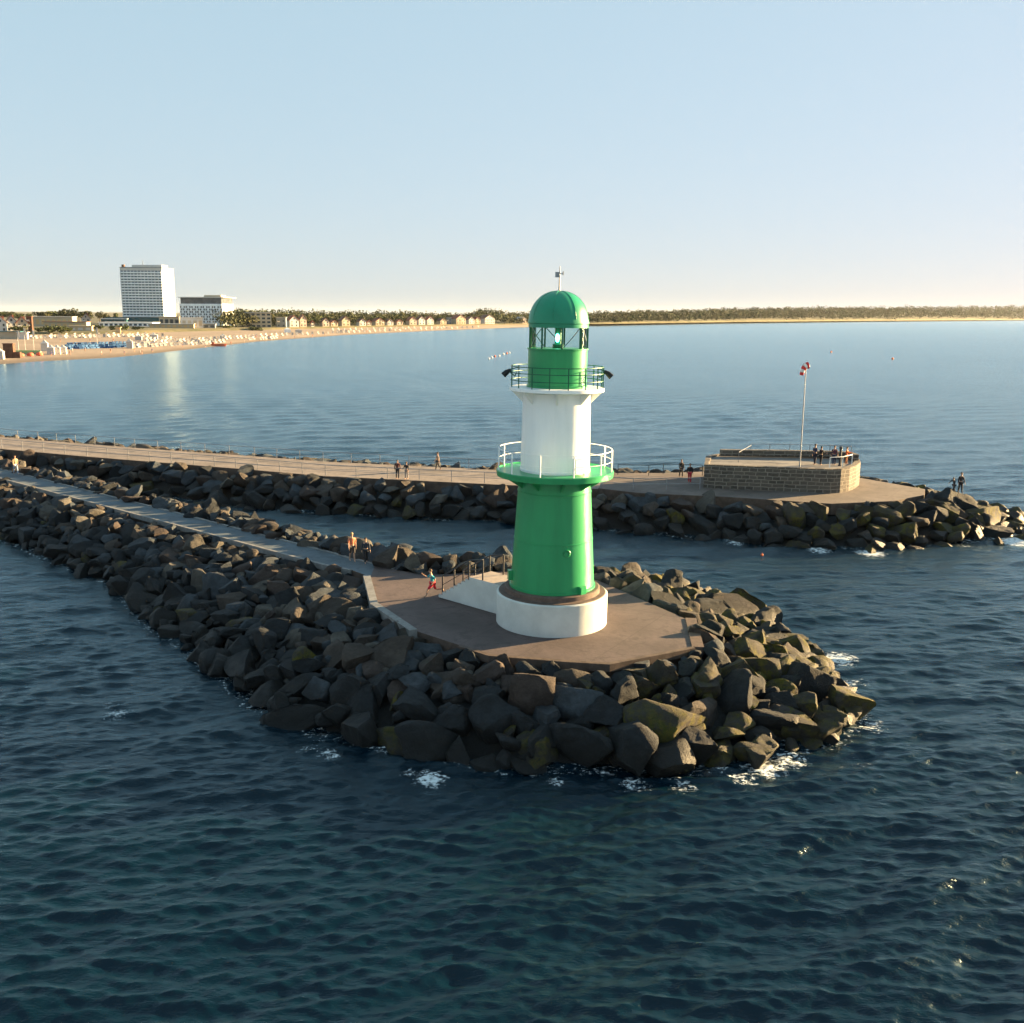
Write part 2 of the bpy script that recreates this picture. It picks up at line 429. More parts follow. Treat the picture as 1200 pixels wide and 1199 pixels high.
# ------------------------------------------------------------------ boulders
def rock_proto(seed, sub):
    rr = random.Random(seed); bm = bmesh.new(); bmesh.ops.create_icosphere(bm, subdivisions=sub, radius=1.0)
    planes = []
    for k in range(rr.randint(8, 13)):
        n = Vector((rr.gauss(0, 1), rr.gauss(0, 1), rr.gauss(0, 1))).normalized(); planes.append((n, rr.uniform(.34, .70)))
    ph = [rr.uniform(0, 6) for _ in range(9)]
    sx, sy, sz = rr.uniform(.95, 1.35), rr.uniform(.75, 1.05), rr.uniform(.6, .95)
    for v in bm.verts:
        c = v.co.copy()
        for n, d in planes:
            e = c.dot(n) - d
            if e > 0: c -= n * e * .985
        k = 1 + .022 * math.sin(4.1 * c.x + ph[0]) * math.sin(3.7 * c.y + ph[1]) + .018 * math.sin(7.3 * c.z + ph[2] + 3 * c.x) + .018 * math.sin(13 * c.y + ph[3] + 5 * c.z)
        v.co = Vector((c.x * sx, c.y * sy, c.z * sz)) * k * 1.5
    mr_ = sum(v.co.length for v in bm.verts) / len(bm.verts)
    for v in bm.verts: v.co *= 1.02 / mr_
    if sub >= 3:
        bm.normal_update(); off_ = Vector((seed * 3.1, seed * 1.7, seed * .9))
        for v in bm.verts:
            q_ = v.co + off_; f_ = mnoise.fractal(q_ * 2.4, .75, 2.1, 5) * .036 + mnoise.noise(q_ * .9) * .03
            st_ = mnoise.noise(Vector((q_.x * 1.2, q_.y * 1.2, q_.z * 6))) * .018
            v.co += v.normal * (f_ + st_)
    me = bpy.data.meshes.new('boulder'); bm.to_mesh(me); bm.free()
    me.polygons.foreach_set('use_smooth', [True] * len(me.polygons)); me.set_sharp_from_angle(angle=R(36))
    return me
NP = 30
hi = [rock_proto(100 + i, 4) for i in range(NP)]; lo = [rock_proto(100 + i, 2) for i in range(NP)]
for m in hi: m.materials.append(ROCKS[0])
lov = [np.array([v.co[:] for v in m.vertices]) for m in lo]
lof = [np.array([p.vertices[:] for p in m.polygons]) for m in lo]
rocks = []       # dict
def scatter(which, n, rmin, rmax, seed, filler=False):
    g = np.random.RandomState(seed); W, D = (nWn, nDn) if which == 'n' else (nWf, nDf)
    x0, y0 = W.min(0) - 1; x1, y1 = W.max(0) + 1
    p = np.c_[g.uniform(x0, x1, n), g.uniform(y0, y1, n)]
    z, t, dD, dW, s, out = surf(p, which)
    ok = ((~out) | (dW < .55)) & (~inside(p, D))
    p, z, t, dD, dW, s, out = [a[ok] for a in (p, z, t, dD, dW, s, out)]
    cell = {}
    for i in range(len(p)):
        r = rmin + (rmax - rmin) * g.rand() ** 1.5
        if which == 'n':
            if s[i] > 0 and p[i, 0] < 0: r *= .80
            if s[i] < 0 and (t[i] < .25): r *= .82
            if p[i, 0] > 0 and t[i] > .4: r *= 1.1
            if out[i] or dW[i] < .5 * r: continue
            if p[i, 1] > 62: r *= .92
        if dD[i] < r * (.62 if which == 'n' else .6): continue
        key = (int(p[i, 0] // 2), int(p[i, 1] // 2)); bad = False
        for a in (-1, 0, 1):
            for b in (-1, 0, 1):
                for q in cell.get((key[0] + a, key[1] + b), ()):
                    if (q[0] - p[i, 0]) ** 2 + (q[1] - p[i, 1]) ** 2 < ((q[2] + r) * .69) ** 2: bad = True; break
                if bad: break
            if bad: break
        if bad: continue
        cell.setdefault(key, []).append((p[i, 0], p[i, 1], r))
        tip = (which == 'n' and p[i, 0] > 3) or (which == 'f' and p[i, 0] > 22)
        k = g.rand()
        if tip and t[i] > .15: mt = 5 if k < .48 else (1 if k < .62 else 4)
        elif t[i] > .6 and s[i] < 0: mt = 4 if k < .82 else (0 if k < .95 else 5)  # mostly dark stone on the low front rows, standing in for their shade
        else: mt = 0 if k < .34 else 1 if k < .56 else 2 if k < .72 else 3 if k < .84 else 4
        zz = z[i] + (g.uniform(-.18, .28) - .25 * r if not filler else -.1)
        if which == 'n' and s[i] < 0: zz = min(zz, DZ + .12 - .80 * r) if dD[i] < 3 else zz
        if which == 'n' and s[i] > 0 and p[i, 0] > 1 and dD[i] < 3: zz = min(zz, DZ + .08 - .6 * r)
        if which == 'f' and s[i] < 0 and dD[i] < 3: zz = min(zz, DZ + .02 - .55 * r) + .1
        if which == 'f' and s[i] > 0: zz = min(zz, DZ - .1 - .3 * r)
        sf = r * (1.0 if not filler else .9)
        rocks.append(dict(p=(p[i, 0], p[i, 1], zz), r=sf, k=g.randint(NP), rot=(g.uniform(-.45, .45), g.uniform(-.45, .45), g.uniform(0, 6.28)),
                          sc=(g.uniform(.85, 1.15), g.uniform(.85, 1.15), g.uniform(.85, 1.15)), mt=mt, t=t[i], s=s[i], w=which, fill=filler))
scatter('n', 70000, .50, 1.06, 5)
scatter('f', 50000, .58, 1.06, 6)
scatter('n', 9000, .32, .5, 15, True)
# hand placed outlying rocks at the tip
for (px, py, zz, r, mt) in [(785, 898, .1, .72, 5), (632, 884, .35, .8, 5), (885, 884, .1, .7, 5), (990, 830, .3, .85, 5), (968, 868, -.1, .6, 4), (320, 846, .0, .4, 4)]:
    q = P(px, py, zz)
    rocks.append(dict(p=tuple(q), r=r, k=rnd.randrange(NP), rot=(.3, -.2, rnd.uniform(0, 6)), sc=(1, 1, 1), mt=mt, t=1.0, s=-1, w='n' if px < 1050 else 'f', fill=False))

TIP = P(1122, 578, 3.0)
for dx, dy, zz, r, mt in ((0, 0, 1.85, 1.5, 4), (1.6, -.9, 1.0, 1.35, 5), (-1.7, -.8, 1.2, 1.3, 4), (.6, -2.2, .6, 1.4, 5), (2.6, .6, .9, 1.2, 5), (-.8, 1.8, .7, 1.3, 4)):
    rocks.append(dict(p=(TIP.x + dx, TIP.y + dy, zz), r=r, k=rnd.randrange(NP), rot=(.2, -.2, rnd.uniform(0, 6)), sc=(1, 1, 1), mt=mt, t=.5, s=-1, w='f', fill=False))
allV = []; allF = []; owner = []
base = 0
for i, rk in enumerate(rocks):
    Rm = np.array(Euler(rk['rot']).to_matrix()); v = (lov[rk['k']] * (np.array(rk['sc']) * rk['r'])) @ Rm.T + np.array(rk['p'])
    rk['v'] = v; allV.append(v); allF.append(lof[rk['k']] + base); owner += [i] * len(lof[rk['k']]); base += len(v)
bv = BVHTree.FromPolygons([tuple(x) for x in np.concatenate(allV)], [tuple(int(a) for a in f) for f in np.concatenate(allF)])
for i, rk in enumerate(rocks):
    px, py, dep = proj(rk['p']); rk['px'] = px; rk['py'] = py; rk['score'] = 0
    if not (-15 < px < 1215): continue
    vis = 0; sel = rk['v'][::6]
    for q in sel:
        q = Vector(q)
        if q.z < 0: continue
        d = q - CAM; L = d.length; d.normalize()
        h = bv.ray_cast(CAM, d, L + 1)
        if h[2] is not None and owner[h[2]] == i: vis += 1
    rk['size'] = rk['r'] * F_PX / dep; rk['score'] = vis / len(sel) * rk['size'] ** 2
order = sorted(range(len(rocks)), key=lambda i: -rocks[i]['score'])
top = order[:300]; rest = order[300:]
print('boulders', len(rocks), 'min individual score', rocks[top[-1]]['score'], 'visible', sum(r['score'] > 0 for r in rocks))
def stretch(rk):
    x = rk['px']
    if rk['w'] == 'f':
        return ('left of the lighthouse, far breakwater' if x < 600 else 'below the far bastion' if x < 1010 else 'on the tip of the far breakwater')
    if rk['s'] > 0:
        return ('behind the near path' if x < 420 else 'behind the stair railing' if x < 600 else 'behind the platform, right side' if x < 830 else 'on the back of the near tip')
    for lim, s in ((150, 'below the far end of the near path'), (300, 'left of the near path'), (440, 'left of the walking couple'),
                   (540, "left of the platform's pale kerb"), (640, "below the platform's front left edge"), (740, 'below the lighthouse plinth'),
                   (830, "below the platform's right corner"), (920, 'on the near tip right of the platform'), (2000, "at the near tip's outermost end")):
        if x < lim: return s
ROW = lambda t: 'edging the paving' if t < .18 else 'high up' if t < .42 else 'halfway down' if t < .68 else 'low down' if t < .88 else 'waterline'
sizes = sorted(rocks[i]['size'] for i in top)
q1, q2 = sizes[100], sizes[200]
byl = {}
for i in top:
    rk = rocks[i]; v = lov[rk['k']] * np.array(rk['sc']); ext = np.ptp(v, axis=0)
    shape = 'flat' if ext[2] < .62 * ext[0] else 'long' if ext[0] > 1.45 * ext[1] else 'blocky'
    sz = 'small' if rk['size'] < q1 else 'medium' if rk['size'] < q2 else 'large'
    row = ROW(rk['t'])
    byl.setdefault('%s %s %s boulder %s %s' % (sz, shape, ROCK_WORD[rk['mt']], row, stretch(rk)), []).append(i)
ORD = ['first', 'second', 'third', 'fourth', 'fifth', 'sixth', 'seventh', 'eighth', 'ninth']
for lab, ids in byl.items():
    ids.sort(key=lambda i: rocks[i]['px'])
    for n, i in enumerate(ids):
        rk = rocks[i]
        o = bpy.data.objects.new('boulder', hi[rk['k']]); C.objects.link(o)
        o.location = rk['p']; o.rotation_euler = rk['rot']; o.scale = tuple(a * rk['r'] for a in rk['sc'])
        o.material_slots[0].link = 'OBJECT'; o.material_slots[0].material = ROCKS[rk['mt']]
        l2 = lab if len(ids) == 1 else ('leftmost ' + lab if n == 0 else 'rightmost ' + lab if n == len(ids) - 1 else '%s-from-left %s' % (ORD[n], lab))
        tag(o, l2, 'boulder', 'boulders of the two breakwaters')
V = []; Fc = []; mi = []; base = 0
mid = [rock_proto(100 + i, 3) for i in range(NP)]
mv = [np.array([v.co[:] for v in m.vertices]) for m in mid]; mf = [np.array([p.vertices[:] for p in m.polygons]) for m in mid]
for i in rest:
    rk = rocks[i]; big = rk['score'] > 30
    vv, ff = (mv, mf) if big else (lov, lof)
    Rm = np.array(Euler(rk['rot']).to_matrix()); v = (vv[rk['k']] * (np.array(rk['sc']) * rk['r'])) @ Rm.T + np.array(rk['p'])
    V.append(v); Fc.append(ff[rk['k']] + base); mi += [rk['mt']] * len(ff[rk['k']]); base += len(v)
o = np_mesh('boulders', np.concatenate(V), np.concatenate(Fc), ROCKS)
o.data.polygons.foreach_set('material_index', mi); o.data.set_sharp_from_angle(angle=R(36))
tag(o, 'smaller and farther boulders heaped along both breakwaters', 'boulders', None, 'stuff')
for m in lo + mid: bpy.data.meshes.remove(m)

# ------------------------------------------------------------------ sea
ths = np.concatenate([np.arange(-180, -47, 7.0), np.arange(-47, 47, .16), np.arange(47, 180, 7.0)])
th = np.radians(ths); rs = [2.0]
while rs[-1] < 16: rs.append(rs[-1] + .6)
while rs[-1] < 130: rs.append(rs[-1] * 1.0028)
while rs[-1] < 700: rs.append(rs[-1] * 1.006)
while rs[-1] < 16000: rs.append(rs[-1] * 1.06)
rs = np.array(rs); Rg, Tg = np.meshgrid(rs, th, indexing='ij')
X = Rg * np.sin(Tg); Y = Rg * np.cos(Tg); Z = np.zeros_like(X); DX = np.zeros_like(X); DY = np.zeros_like(X)
g = np.random.RandomState(3); NW = 130
lam = np.concatenate([np.exp(g.uniform(math.log(.30), math.log(1.45), 90)), np.exp(g.uniform(math.log(1.7), math.log(6.5), 40))])
ang = -math.pi / 2 + .2 + g.normal(0, 1, NW) * np.where(lam > 1.7, .42, .46)
slope = np.where(np.arange(NW) < 90, .262 * math.sqrt(2 / 90), .095 * math.sqrt(2 / 40))
spacing = np.maximum(Rg * np.where(Rg < 130, .0028, .006), .05)
# gustiness: patches of rougher and calmer water
gust = 1 + .3 * np.sin(X * .045 + 1.3 * np.sin(Y * .021)) * np.sin(Y * .038 + .9 * np.sin(X * .03))
for L, a, s_e in zip(lam, ang, slope):
    k = 2 * math.pi / L; amp = s_e / k
    fade = np.clip(L / spacing / 2.5 - 1, 0, 1); ph = k * (X * math.cos(a) + Y * math.sin(a)) + g.uniform(0, 6.28)
    am = amp * fade * gust; Z += am * np.cos(ph); sn = np.sin(ph) * am * .65
    DX -= sn * math.cos(a); DY -= sn * math.sin(a)
Z *= (np.abs(np.degrees(Tg)) < 46.9)
V = np.stack([(X + DX * (Rg < 700)).ravel(), (Y + DY * (Rg < 700)).ravel(), Z.ravel()], 1)
nr, nt2 = Rg.shape; idx = np.arange(nr * nt2).reshape(nr, nt2); idn = np.roll(idx, -1, axis=1)
q = np.stack([idx[:-1], idn[:-1], idn[1:], idx[1:]], -1).reshape(-1, 4)
foam = np.zeros(len(V)); near = (V[:, 1] > 10) & (V[:, 1] < 130) & (np.abs(V[:, 0]) < 75)
pn = V[near][:, :2]; fm = np.zeros(len(pn))
for Wp in (nWn, nWf):
    d = pdist(pn, Wp); o_ = ~inside(pn, Wp)
    fm = np.maximum(fm, np.where(o_, np.clip(1 - d / 1.5, 0, 1) * .69, .62))
for (px, py, rr_, a_) in [(135, 838, 1.3, .75), (128, 828, .8, .7), (385, 885, 1.0, .8), (360, 878, 1.1, .7), (455, 872, 1.2, .8), (505, 911, 1.3, .9), (480, 905, .9, .7), (650, 918, 1.0, .75), (745, 920, 1.4, .75),
                          (800, 922, 1.4, .7), (900, 900, 1.5, .9), (925, 890, 1.6, .8), (870, 912, 1.2, .8), (985, 772, 1.8, .9), (998, 800, 1.6, .75), (1020, 850, 1.7, .75), (1000, 895, 2.0, .6),
                          (1020, 648, 2.2, .9), (1190, 634, 2.6, .95), (1130, 640, 1.8, .7), (860, 636, 2.0, .75), (960, 645, 2.2, .8), (715, 622, 1.5, .6), (950, 905, 2.0, .55), (5, 776, 1, .6), (330, 845, 1.2, .6)]:
    c = P(px, py, 0); d = np.hypot(pn[:, 0] - c.x, (pn[:, 1] - c.y)); fm = np.maximum(fm, a_ * np.clip(1 - (d / rr_) ** 2, 0, 1))
foam[near] = fm
m, nt, b = newmat('sea_water'); p = wpos(nt)
b.inputs['Base Color'].default_value = (.0006, .013, .020, 1); b.inputs['Roughness'].default_value = .10; b.inputs['IOR'].default_value = 1.333; b.inputs['Specular Tint'].default_value = (.5, .88, 1, 1)
# small ripples, kept finer than the modelled waves; wind streaks make broad calmer and rougher lanes
st = ramp(nt, noise(nt, vmul(nt, p, (.012, .035, 1)), 1.0, 4, .6), .3, .7, .45, 1.0)
r1 = noise(nt, vmul(nt, p, (.75, 1.35, 1)), 3.6, 5, .6)
r2 = noise(nt, vmul(nt, p, (.55, 1.5, 1)), 1.15, 5, .65)
h = math_(nt, 'ADD', math_(nt, 'MULTIPLY', math_(nt, 'MULTIPLY', r1, st), .11), math_(nt, 'MULTIPLY', r2, .27))
bump(nt, b, h, 1.0, .5)
at = nt.nodes.new('ShaderNodeAttribute'); at.attribute_name = 'foam'
nn = noise(nt, vmul(nt, p, (.8, 1.3, 1)), 4.5, 8, .75); n5 = noise(nt, p, .9, 3, .5)
th_ = math_(nt, 'SUBTRACT', .965, math_(nt, 'MULTIPLY', at.outputs['Fac'], .56))
fo = ramp(nt, math_(nt, 'SUBTRACT', math_(nt, 'ADD', math_(nt, 'MULTIPLY', nn, .95), math_(nt, 'MULTIPLY', n5, .15)), th_), -.02, .09)
# water: blue-green body under a Fresnel-weighted surface reflection, with matt foam on top
nrm_ = b.inputs['Normal'].links[0].from_socket
bd = nt.nodes.new('ShaderNodeBsdfDiffuse'); bd.inputs[0].default_value = (.0004, .0088, .0175, 1)
gs = nt.nodes.new('ShaderNodeBsdfGlossy'); gs.inputs['Color'].default_value = (.74, .93, 1, 1); gs.inputs['Roughness'].default_value = .2
fr = nt.nodes.new('ShaderNodeFresnel'); fr.inputs['IOR'].default_value = 1.333
for n_ in (gs, fr): nt.links.new(nrm_, n_.inputs['Normal'])
mx = nt.nodes.new('ShaderNodeMixShader'); nt.links.new(fr.outputs[0], mx.inputs[0]); nt.links.new(bd.outputs[0], mx.inputs[1]); nt.links.new(gs.outputs[0], mx.inputs[2])
b.inputs['Base Color'].default_value = (.66, .71, .73, 1); b.inputs['Roughness'].default_value = .8
mf = nt.nodes.new('ShaderNodeMixShader'); nt.links.new(fo, mf.inputs[0]); nt.links.new(mx.outputs[0], mf.inputs[1]); nt.links.new(b.outputs[0], mf.inputs[2])
nt.links.new(mf.outputs[0], nt.nodes['Material Output'].inputs[0])
sea = np_mesh('sea', V, q, [m])
a = sea.data.attributes.new('foam', 'FLOAT', 'POINT'); a.data.foreach_set('value', foam.astype(np.float32))
tag(sea, 'dark teal choppy sea round the two breakwaters', 'sea', None, 'structure')

# ------------------------------------------------------------------ lighthouse
A = P(646, 727, DZ); ax, ay = A.x, A.y
def ZY(py): return z_at(ax, ay, py)
def RAD(wpx, z): return wpx / 2 / (F_PX / proj((ax, ay, z))[2])
LH = thing('lighthouse', 'green and white lighthouse with domed lantern on the near breakwater platform', 'lighthouse', (ax, ay, DZ))
c2 = (ax, ay)
LH.rotation_euler = (0, R(.55), 0)
zd = ZY(691.5); rd = RAD(129, DZ)
mb = MB(); mb.lathe([(rd, DZ), (rd, zd - .06), (rd - .06, zd)], 96, c2); plinth = mb.build('plinth', M_cream, LH, smooth=30); plinth['label'] = 'round cream plinth'
rr1 = RAD(111, zd)
mb = MB(); mb.lathe([(rd - .10, zd - .01), (rd - .12, zd + .035), (rr1 + .02, zd + .04), (rr1, zd + .06), (rr1, zd + .26), (rr1 - .06, zd + .30)], 96, c2); mb.build('plinth_ring', M_ring, LH, smooth=30)
zg0 = zd + .29; rg0 = RAD(97.5, zg0); zf = ZY(551); rg1 = RAD(83.5, zf)
mb = MB(); n_ = 14
prof = [(rg0 + .06, zg0), (rg0 + .06, zg0 + .12), (rg0, zg0 + .14)]
for i in range(1, n_ + 1): prof.append((rg0 + (rg1 - rg0) * i / n_, zg0 + .14 + (zf - .1 - zg0 - .14) * i / n_))
mb.lathe(prof, 96, c2)
tower = mb.build('tower_base', M_green, LH, smooth=30); tower['label'] = 'tapering green lower tower'
for z in (zg0 + (zf - zg0) * .42, zg0 + (zf - zg0) * .83):     # weld seams
    r_ = rg0 + (rg1 - rg0) * (z - zg0) / (zf - zg0)
    mb = MB(); mb.lathe([(r_ - .02, z - .04), (r_ + .018, z - .025), (r_ + .018, z + .025), (r_ - .02, z + .04)], 96, c2, caps=False); mb.build('weld_seam', M_green, tower, smooth=50)
def polar(deg, r, z): a = R(deg); return Vector((ax + r * math.sin(a), ay - r * math.cos(a), z))   # 0 = towards the viewer, + = right
def boxat(mb, deg, r, z, d, mi=0): p = polar(deg, r, z); mb.box(p, d, R(deg), mi)
zb = ZY(681); mb = MB(); boxat(mb, 40, rg0 - .02, zb, (.42, .34, .42)); boxat(mb, 40, rg0 + .17, zb, (.34, .04, .34)); mb.build('junction_box', M_green, LH)
mb = MB(); boxat(mb, -80, rg0 + .02, ZY(672), (.35, .3, .5)); mb.build('junction_box', M_green, LH)
zp = ZY(638); mb = MB(); rp = rg0 + (rg1 - rg0) * (zp - zg0) / (zf - zg0)
pc = polar(17, rp - .02, zp); nrm = (polar(17, 1, 0) - Vector((ax, ay, 0))).normalized(); tn = Vector((-nrm.y, nrm.x, 0))
ring = [pc + nrm * .06 + (tn * math.cos(a) + Vector((0, 0, 1)) * math.sin(a)) * .16 for a in [2 * math.pi * k / 16 for k in range(17)]]
mb.tube(ring, .035, 6); mb.build('porthole_rim', M_green, LH, smooth=60)
# lower gallery
rf = RAD(135, zf)
mb = MB(); mb.lathe([(rg1 - .1, zf - .12), (rf - .04, zf - .10), (rf - .02, zf - .24), (rf + .03, zf - .24), (rf + .05, zf + .02), (rf, zf + .06), (rf - .05, zf), (rg1 - .1, zf + .01)], 48, c2, caps=False)
gal = mb.build('lower_gallery', M_green, LH, smooth=30); gal['label'] = 'wide green lower gallery'
for k in range(10):
    d = k * 36 + 8; mb = MB(); a = R(d); t_ = Vector((math.cos(a), math.sin(a), 0)) * .035
    q = [polar(d, rg1 - .08, zf - .11), polar(d, rf - .12, zf - .11), polar(d, rf - .12, zf - .22), polar(d, rg1 + .02, zf - .80), polar(d, rg1 - .02, zf - .86)]
    mb.add([x - t_ for x in q] + [x + t_ for x in q], [(4, 3, 2, 1, 0), (5, 6, 7, 8, 9)] + [(i, (i + 1) % 5, 5 + (i + 1) % 5, 5 + i) for i in range(5)])
    mb.build('bracket', M_green, gal)
rl = MB()
for hh in (.55, 1.08): rl.tube([polar(-115 + i * 6.8, rf - .05, zf + hh) for i in range(54)][:54], .017 if hh > 1 else .012, 6)
rail1 = rl.build('gallery_rail', M_white, gal, smooth=60)
for k in range(12):
    d = -115 + k * 32.7; mb = MB(); mb.tube([polar(d, rf - .05, zf - .02), polar(d, rf - .05, zf + 1.1)], .032, 8); mb.build('rail_post', M_white, gal, smooth=60)
# white shaft
zu = ZY(455); rw = RAD(81.5, (zf + zu) / 2)
mb = MB(); mb.lathe([(rw + .03, zf), (rw + .03, zf + .12), (rw, zf + .14)] + [(rw - .06 * i / 8, zf + .14 + (zu - .1 - zf - .14) * i / 8) for i in range(1, 9)], 96, c2); mb.build('tower_shaft', M_white, LH, smooth=30)
mb = MB(); boxat(mb, 36, rw + .06, zf + .45, (.5, .3, .7)); mb.build('hatch_box', M_white, LH)
# upper gallery
ru = RAD(111, zu)
mb = MB(); mb.lathe([(rw - .1, zu - .22), (ru - .05, zu - .1), (ru, zu - .1), (ru, zu + .04), (ru - .03, zu + .06), (rw - .6, zu + .06)], 64, c2, caps=False)
gal2 = mb.build('upper_gallery', M_white, LH, smooth=30); gal2['label'] = 'white upper gallery'
for k in range(8):
    d = k * 45 - 2; mb = MB(); a = R(d); t_ = Vector((math.cos(a), math.sin(a), 0)) * .05
    q = [polar(d, rw - .12, zu - .12), polar(d, ru - .06, zu - .12), polar(d, rw - .08, zu - .72)]
    mb.add([x - t_ for x in q] + [x + t_ for x in q], [(2, 1, 0), (3, 4, 5), (0, 1, 4, 3), (1, 2, 5, 4), (2, 0, 3, 5)]); mb.build('bracket', M_white, gal2)
mb = MB()
for hh in (.4, .75, 1.05): mb.tube([polar(i * 7.5, ru - .06, zu + hh) for i in range(49)], .022, 6)
mb.build('gallery_rail', M_dgreen, gal2, smooth=60)
for k in range(16):
    mb = MB(); mb.tube([polar(k * 22.5 + 11, ru - .06, zu + .04), polar(k * 22.5 + 11, ru - .06, zu + 1.06)], .03, 6); mb.build('rail_post', M_dgreen, gal2, smooth=60)
for sgn in (-1, 1):
    d = sgn * 88; fl = MB(); p0 = polar(d, ru - .25, zu + .55); p1 = polar(d, ru + .10, zu + .84)
    fl.tube([p0, polar(d, ru - .4, zu + .98), p1], .035, 6, 0); fl.tube([p0, p1], .03, 6, 0)
    dirv = (polar(d, 1, 0) - Vector((ax, ay, 0))).normalized()
    e = p1 + Vector((0, 0, -.1)); fl.tube([e - dirv * .14 + Vector((0, 0, .12)), e + dirv * .05, e + dirv * .22 - Vector((0, 0, .16))], [.07, .13, .15], 12, 1)
    fl.build('floodlight', [M_dgreen, M_black], gal2, smooth=50)
# lantern
zl0 = zu + .06; zl1 = ZY(408); rl_ = RAD(69.5, zl1)
mb = MB(); mb.lathe([(rl_ + .05, zl0), (rl_ + .05, zl0 + .1), (rl_, zl0 + .12), (rl_, zl1 - .08), (rl_ + .05, zl1 - .06), (rl_ + .05, zl1)], 96, c2); mb.build('lantern_wall', M_green, LH, smooth=30)
zl2 = ZY(383.5)
LR = MB(); LR.lathe([(rl_ - .03, zl1), (rl_ - .03, zl2)], 64, c2, caps=False); lr = LR.build('lantern_glazing', M_glass, LH, smooth=30)
for k in range(9):
    d = -155 + 40 * k; mb = MB(); mb.tube([polar(d, rl_ - .02, zl1), polar(d, rl_ - .02, zl2)], .05, 6); mb.build('glazing_bar', M_dgreen, lr, smooth=60)
    if k % 2 == 0:
        mb = MB(); mb.tube([polar(d + 40 * i / 8, rl_ - .05, zl1 + (zl2 - zl1) * i / 8) for i in range(9)], .022, 6); mb.build('diagonal_brace', M_galv, lr, smooth=60)
mb = MB(); mb.lathe([(.26, zl1), (.26, zl1 + .18), (.16, zl1 + .22), (.16, zl2)], 16, c2); mb.build('lamp_pillar', M_dgreen, LH, smooth=40)
lp = polar(-10, .26, ZY(396)); mb = MB(); mb.lathe([(.02, lp.z - .2), (.07, lp.z - .15), (.095, lp.z), (.07, lp.z + .15), (.02, lp.z + .2)], 14, (lp.x, lp.y)); mb.build('lamp', M_lamp, LH, smooth=60)
rdm = RAD(72, zl2); zt = ZY(341); hb = .16
mb = MB(); prof = [(rl_ - .1, zl2 - .02), (rl_ + .01, zl2 - .02), (rl_ + .01, zl2 + hb), (rdm, zl2 + hb + .02), (rdm, zl2 + hb + .08)]
for i in range(1, 17):
    a = i / 16 * math.pi / 2; prof.append((max(.03, (rdm - .03) * math.cos(a) ** .9), zl2 + hb + .08 + (zt - zl2 - hb - .08) * math.sin(a)))
mb.lathe(prof, 72, c2); dome = mb.build('dome', M_dome, LH, smooth=30); dome['label'] = 'rounded green dome'
mb = MB()
for k in range(8):
    mb.tube([polar(k * 45 + 32, prof[j][0] + .004, prof[j][1]) for j in range(5, 21)], .018, 5)
mb.build('dome_seam', M_dome, dome, smooth=60)
mt_ = ZY(312); mb = MB(); mb.tube([(ax, ay, zt - .05), (ax, ay, zt + .6), (ax, ay, mt_)], [.05, .03, .018], 8); mb.build('mast', M_galv, dome, smooth=60)
zc = ZY(322); mb = MB(); mb.box((ax - .1, ay - .02, zc), (.22, .18, .24)); mb.tube([(ax - .05, ay, zc + .05), (ax + .16, ay, zc + .05)], .02, 6); mb.tube([(ax + .16, ay, zc - .02), (ax + .16, ay, zc + .16)], .035, 6)
mb.build('weather_sensor', M_galv, dome)
# staircase running along the plinth's left
s0 = P(514, 701, DZ); s1 = P(580, 719.5, DZ); dv = (s1 - s0).normalized(); sv = Vector((-dv.y, dv.x, 0))
if sv.y < 0: sv = -sv
W_ = 1.7; Ls = (s1 - s0).length; run = Ls * .62; nst = 9; hgt = zd - DZ
mb = MB(); prof2 = [(0, 0), (Ls + 1.2, 0), (Ls + 1.2, hgt - .012), (run, hgt - .012)]
for i in range(nst, 0, -1):
    x1 = run * (i) / nst; x0_ = run * (i - 1) / nst; z_ = (hgt - .012) * i / nst
    if i < nst: prof2.append((x1, z_))
    prof2.append((x0_, z_))
q = [s0 + dv * a + Vector((0, 0, b)) for a, b in prof2]; n = len(q)
mb.add(q + [x + sv * W_ for x in q], [tuple(range(n))[::-1], tuple(range(n, 2 * n))] + [(i, (i + 1) % n, n + (i + 1) % n, n + i) for i in range(n)])
mb.m = [0, 0] + [0 if i in (0, 1) else 1 for i in range(n)]
stair = mb.build('staircase', [M_cream, M_gate], LH); stair['label'] = 'cream walled staircase up to the tower'
def stair_z(a): return DZ + hgt * min(1, max(0, a / run))
for off, aa in ((.06, (.25, 1.15, 2.25, 3.25)), (W_ - .06, (.25, 1.15, 2.25, 3.25))):
    aa = [a for a in aa if a < Ls + .5]
    tp = []
    for a in aa:
        b0 = s0 + dv * a + sv * off; z0 = stair_z(a) - .02; mb = MB(); mb.tube([(b0.x, b0.y, z0 - .25), (b0.x, b0.y, z0 + 1.1)], .045, 8)
        mb.build('rail_post', M_steel, stair, smooth=60); tp.append((b0.x, b0.y, z0 + 1.1))
    mb = MB(); mb.tube(tp, .035, 8); mb.tube([(a[0], a[1], a[2] - .5) for a in tp], .02, 6); mb.build('handrail', M_steel, stair, smooth=60)

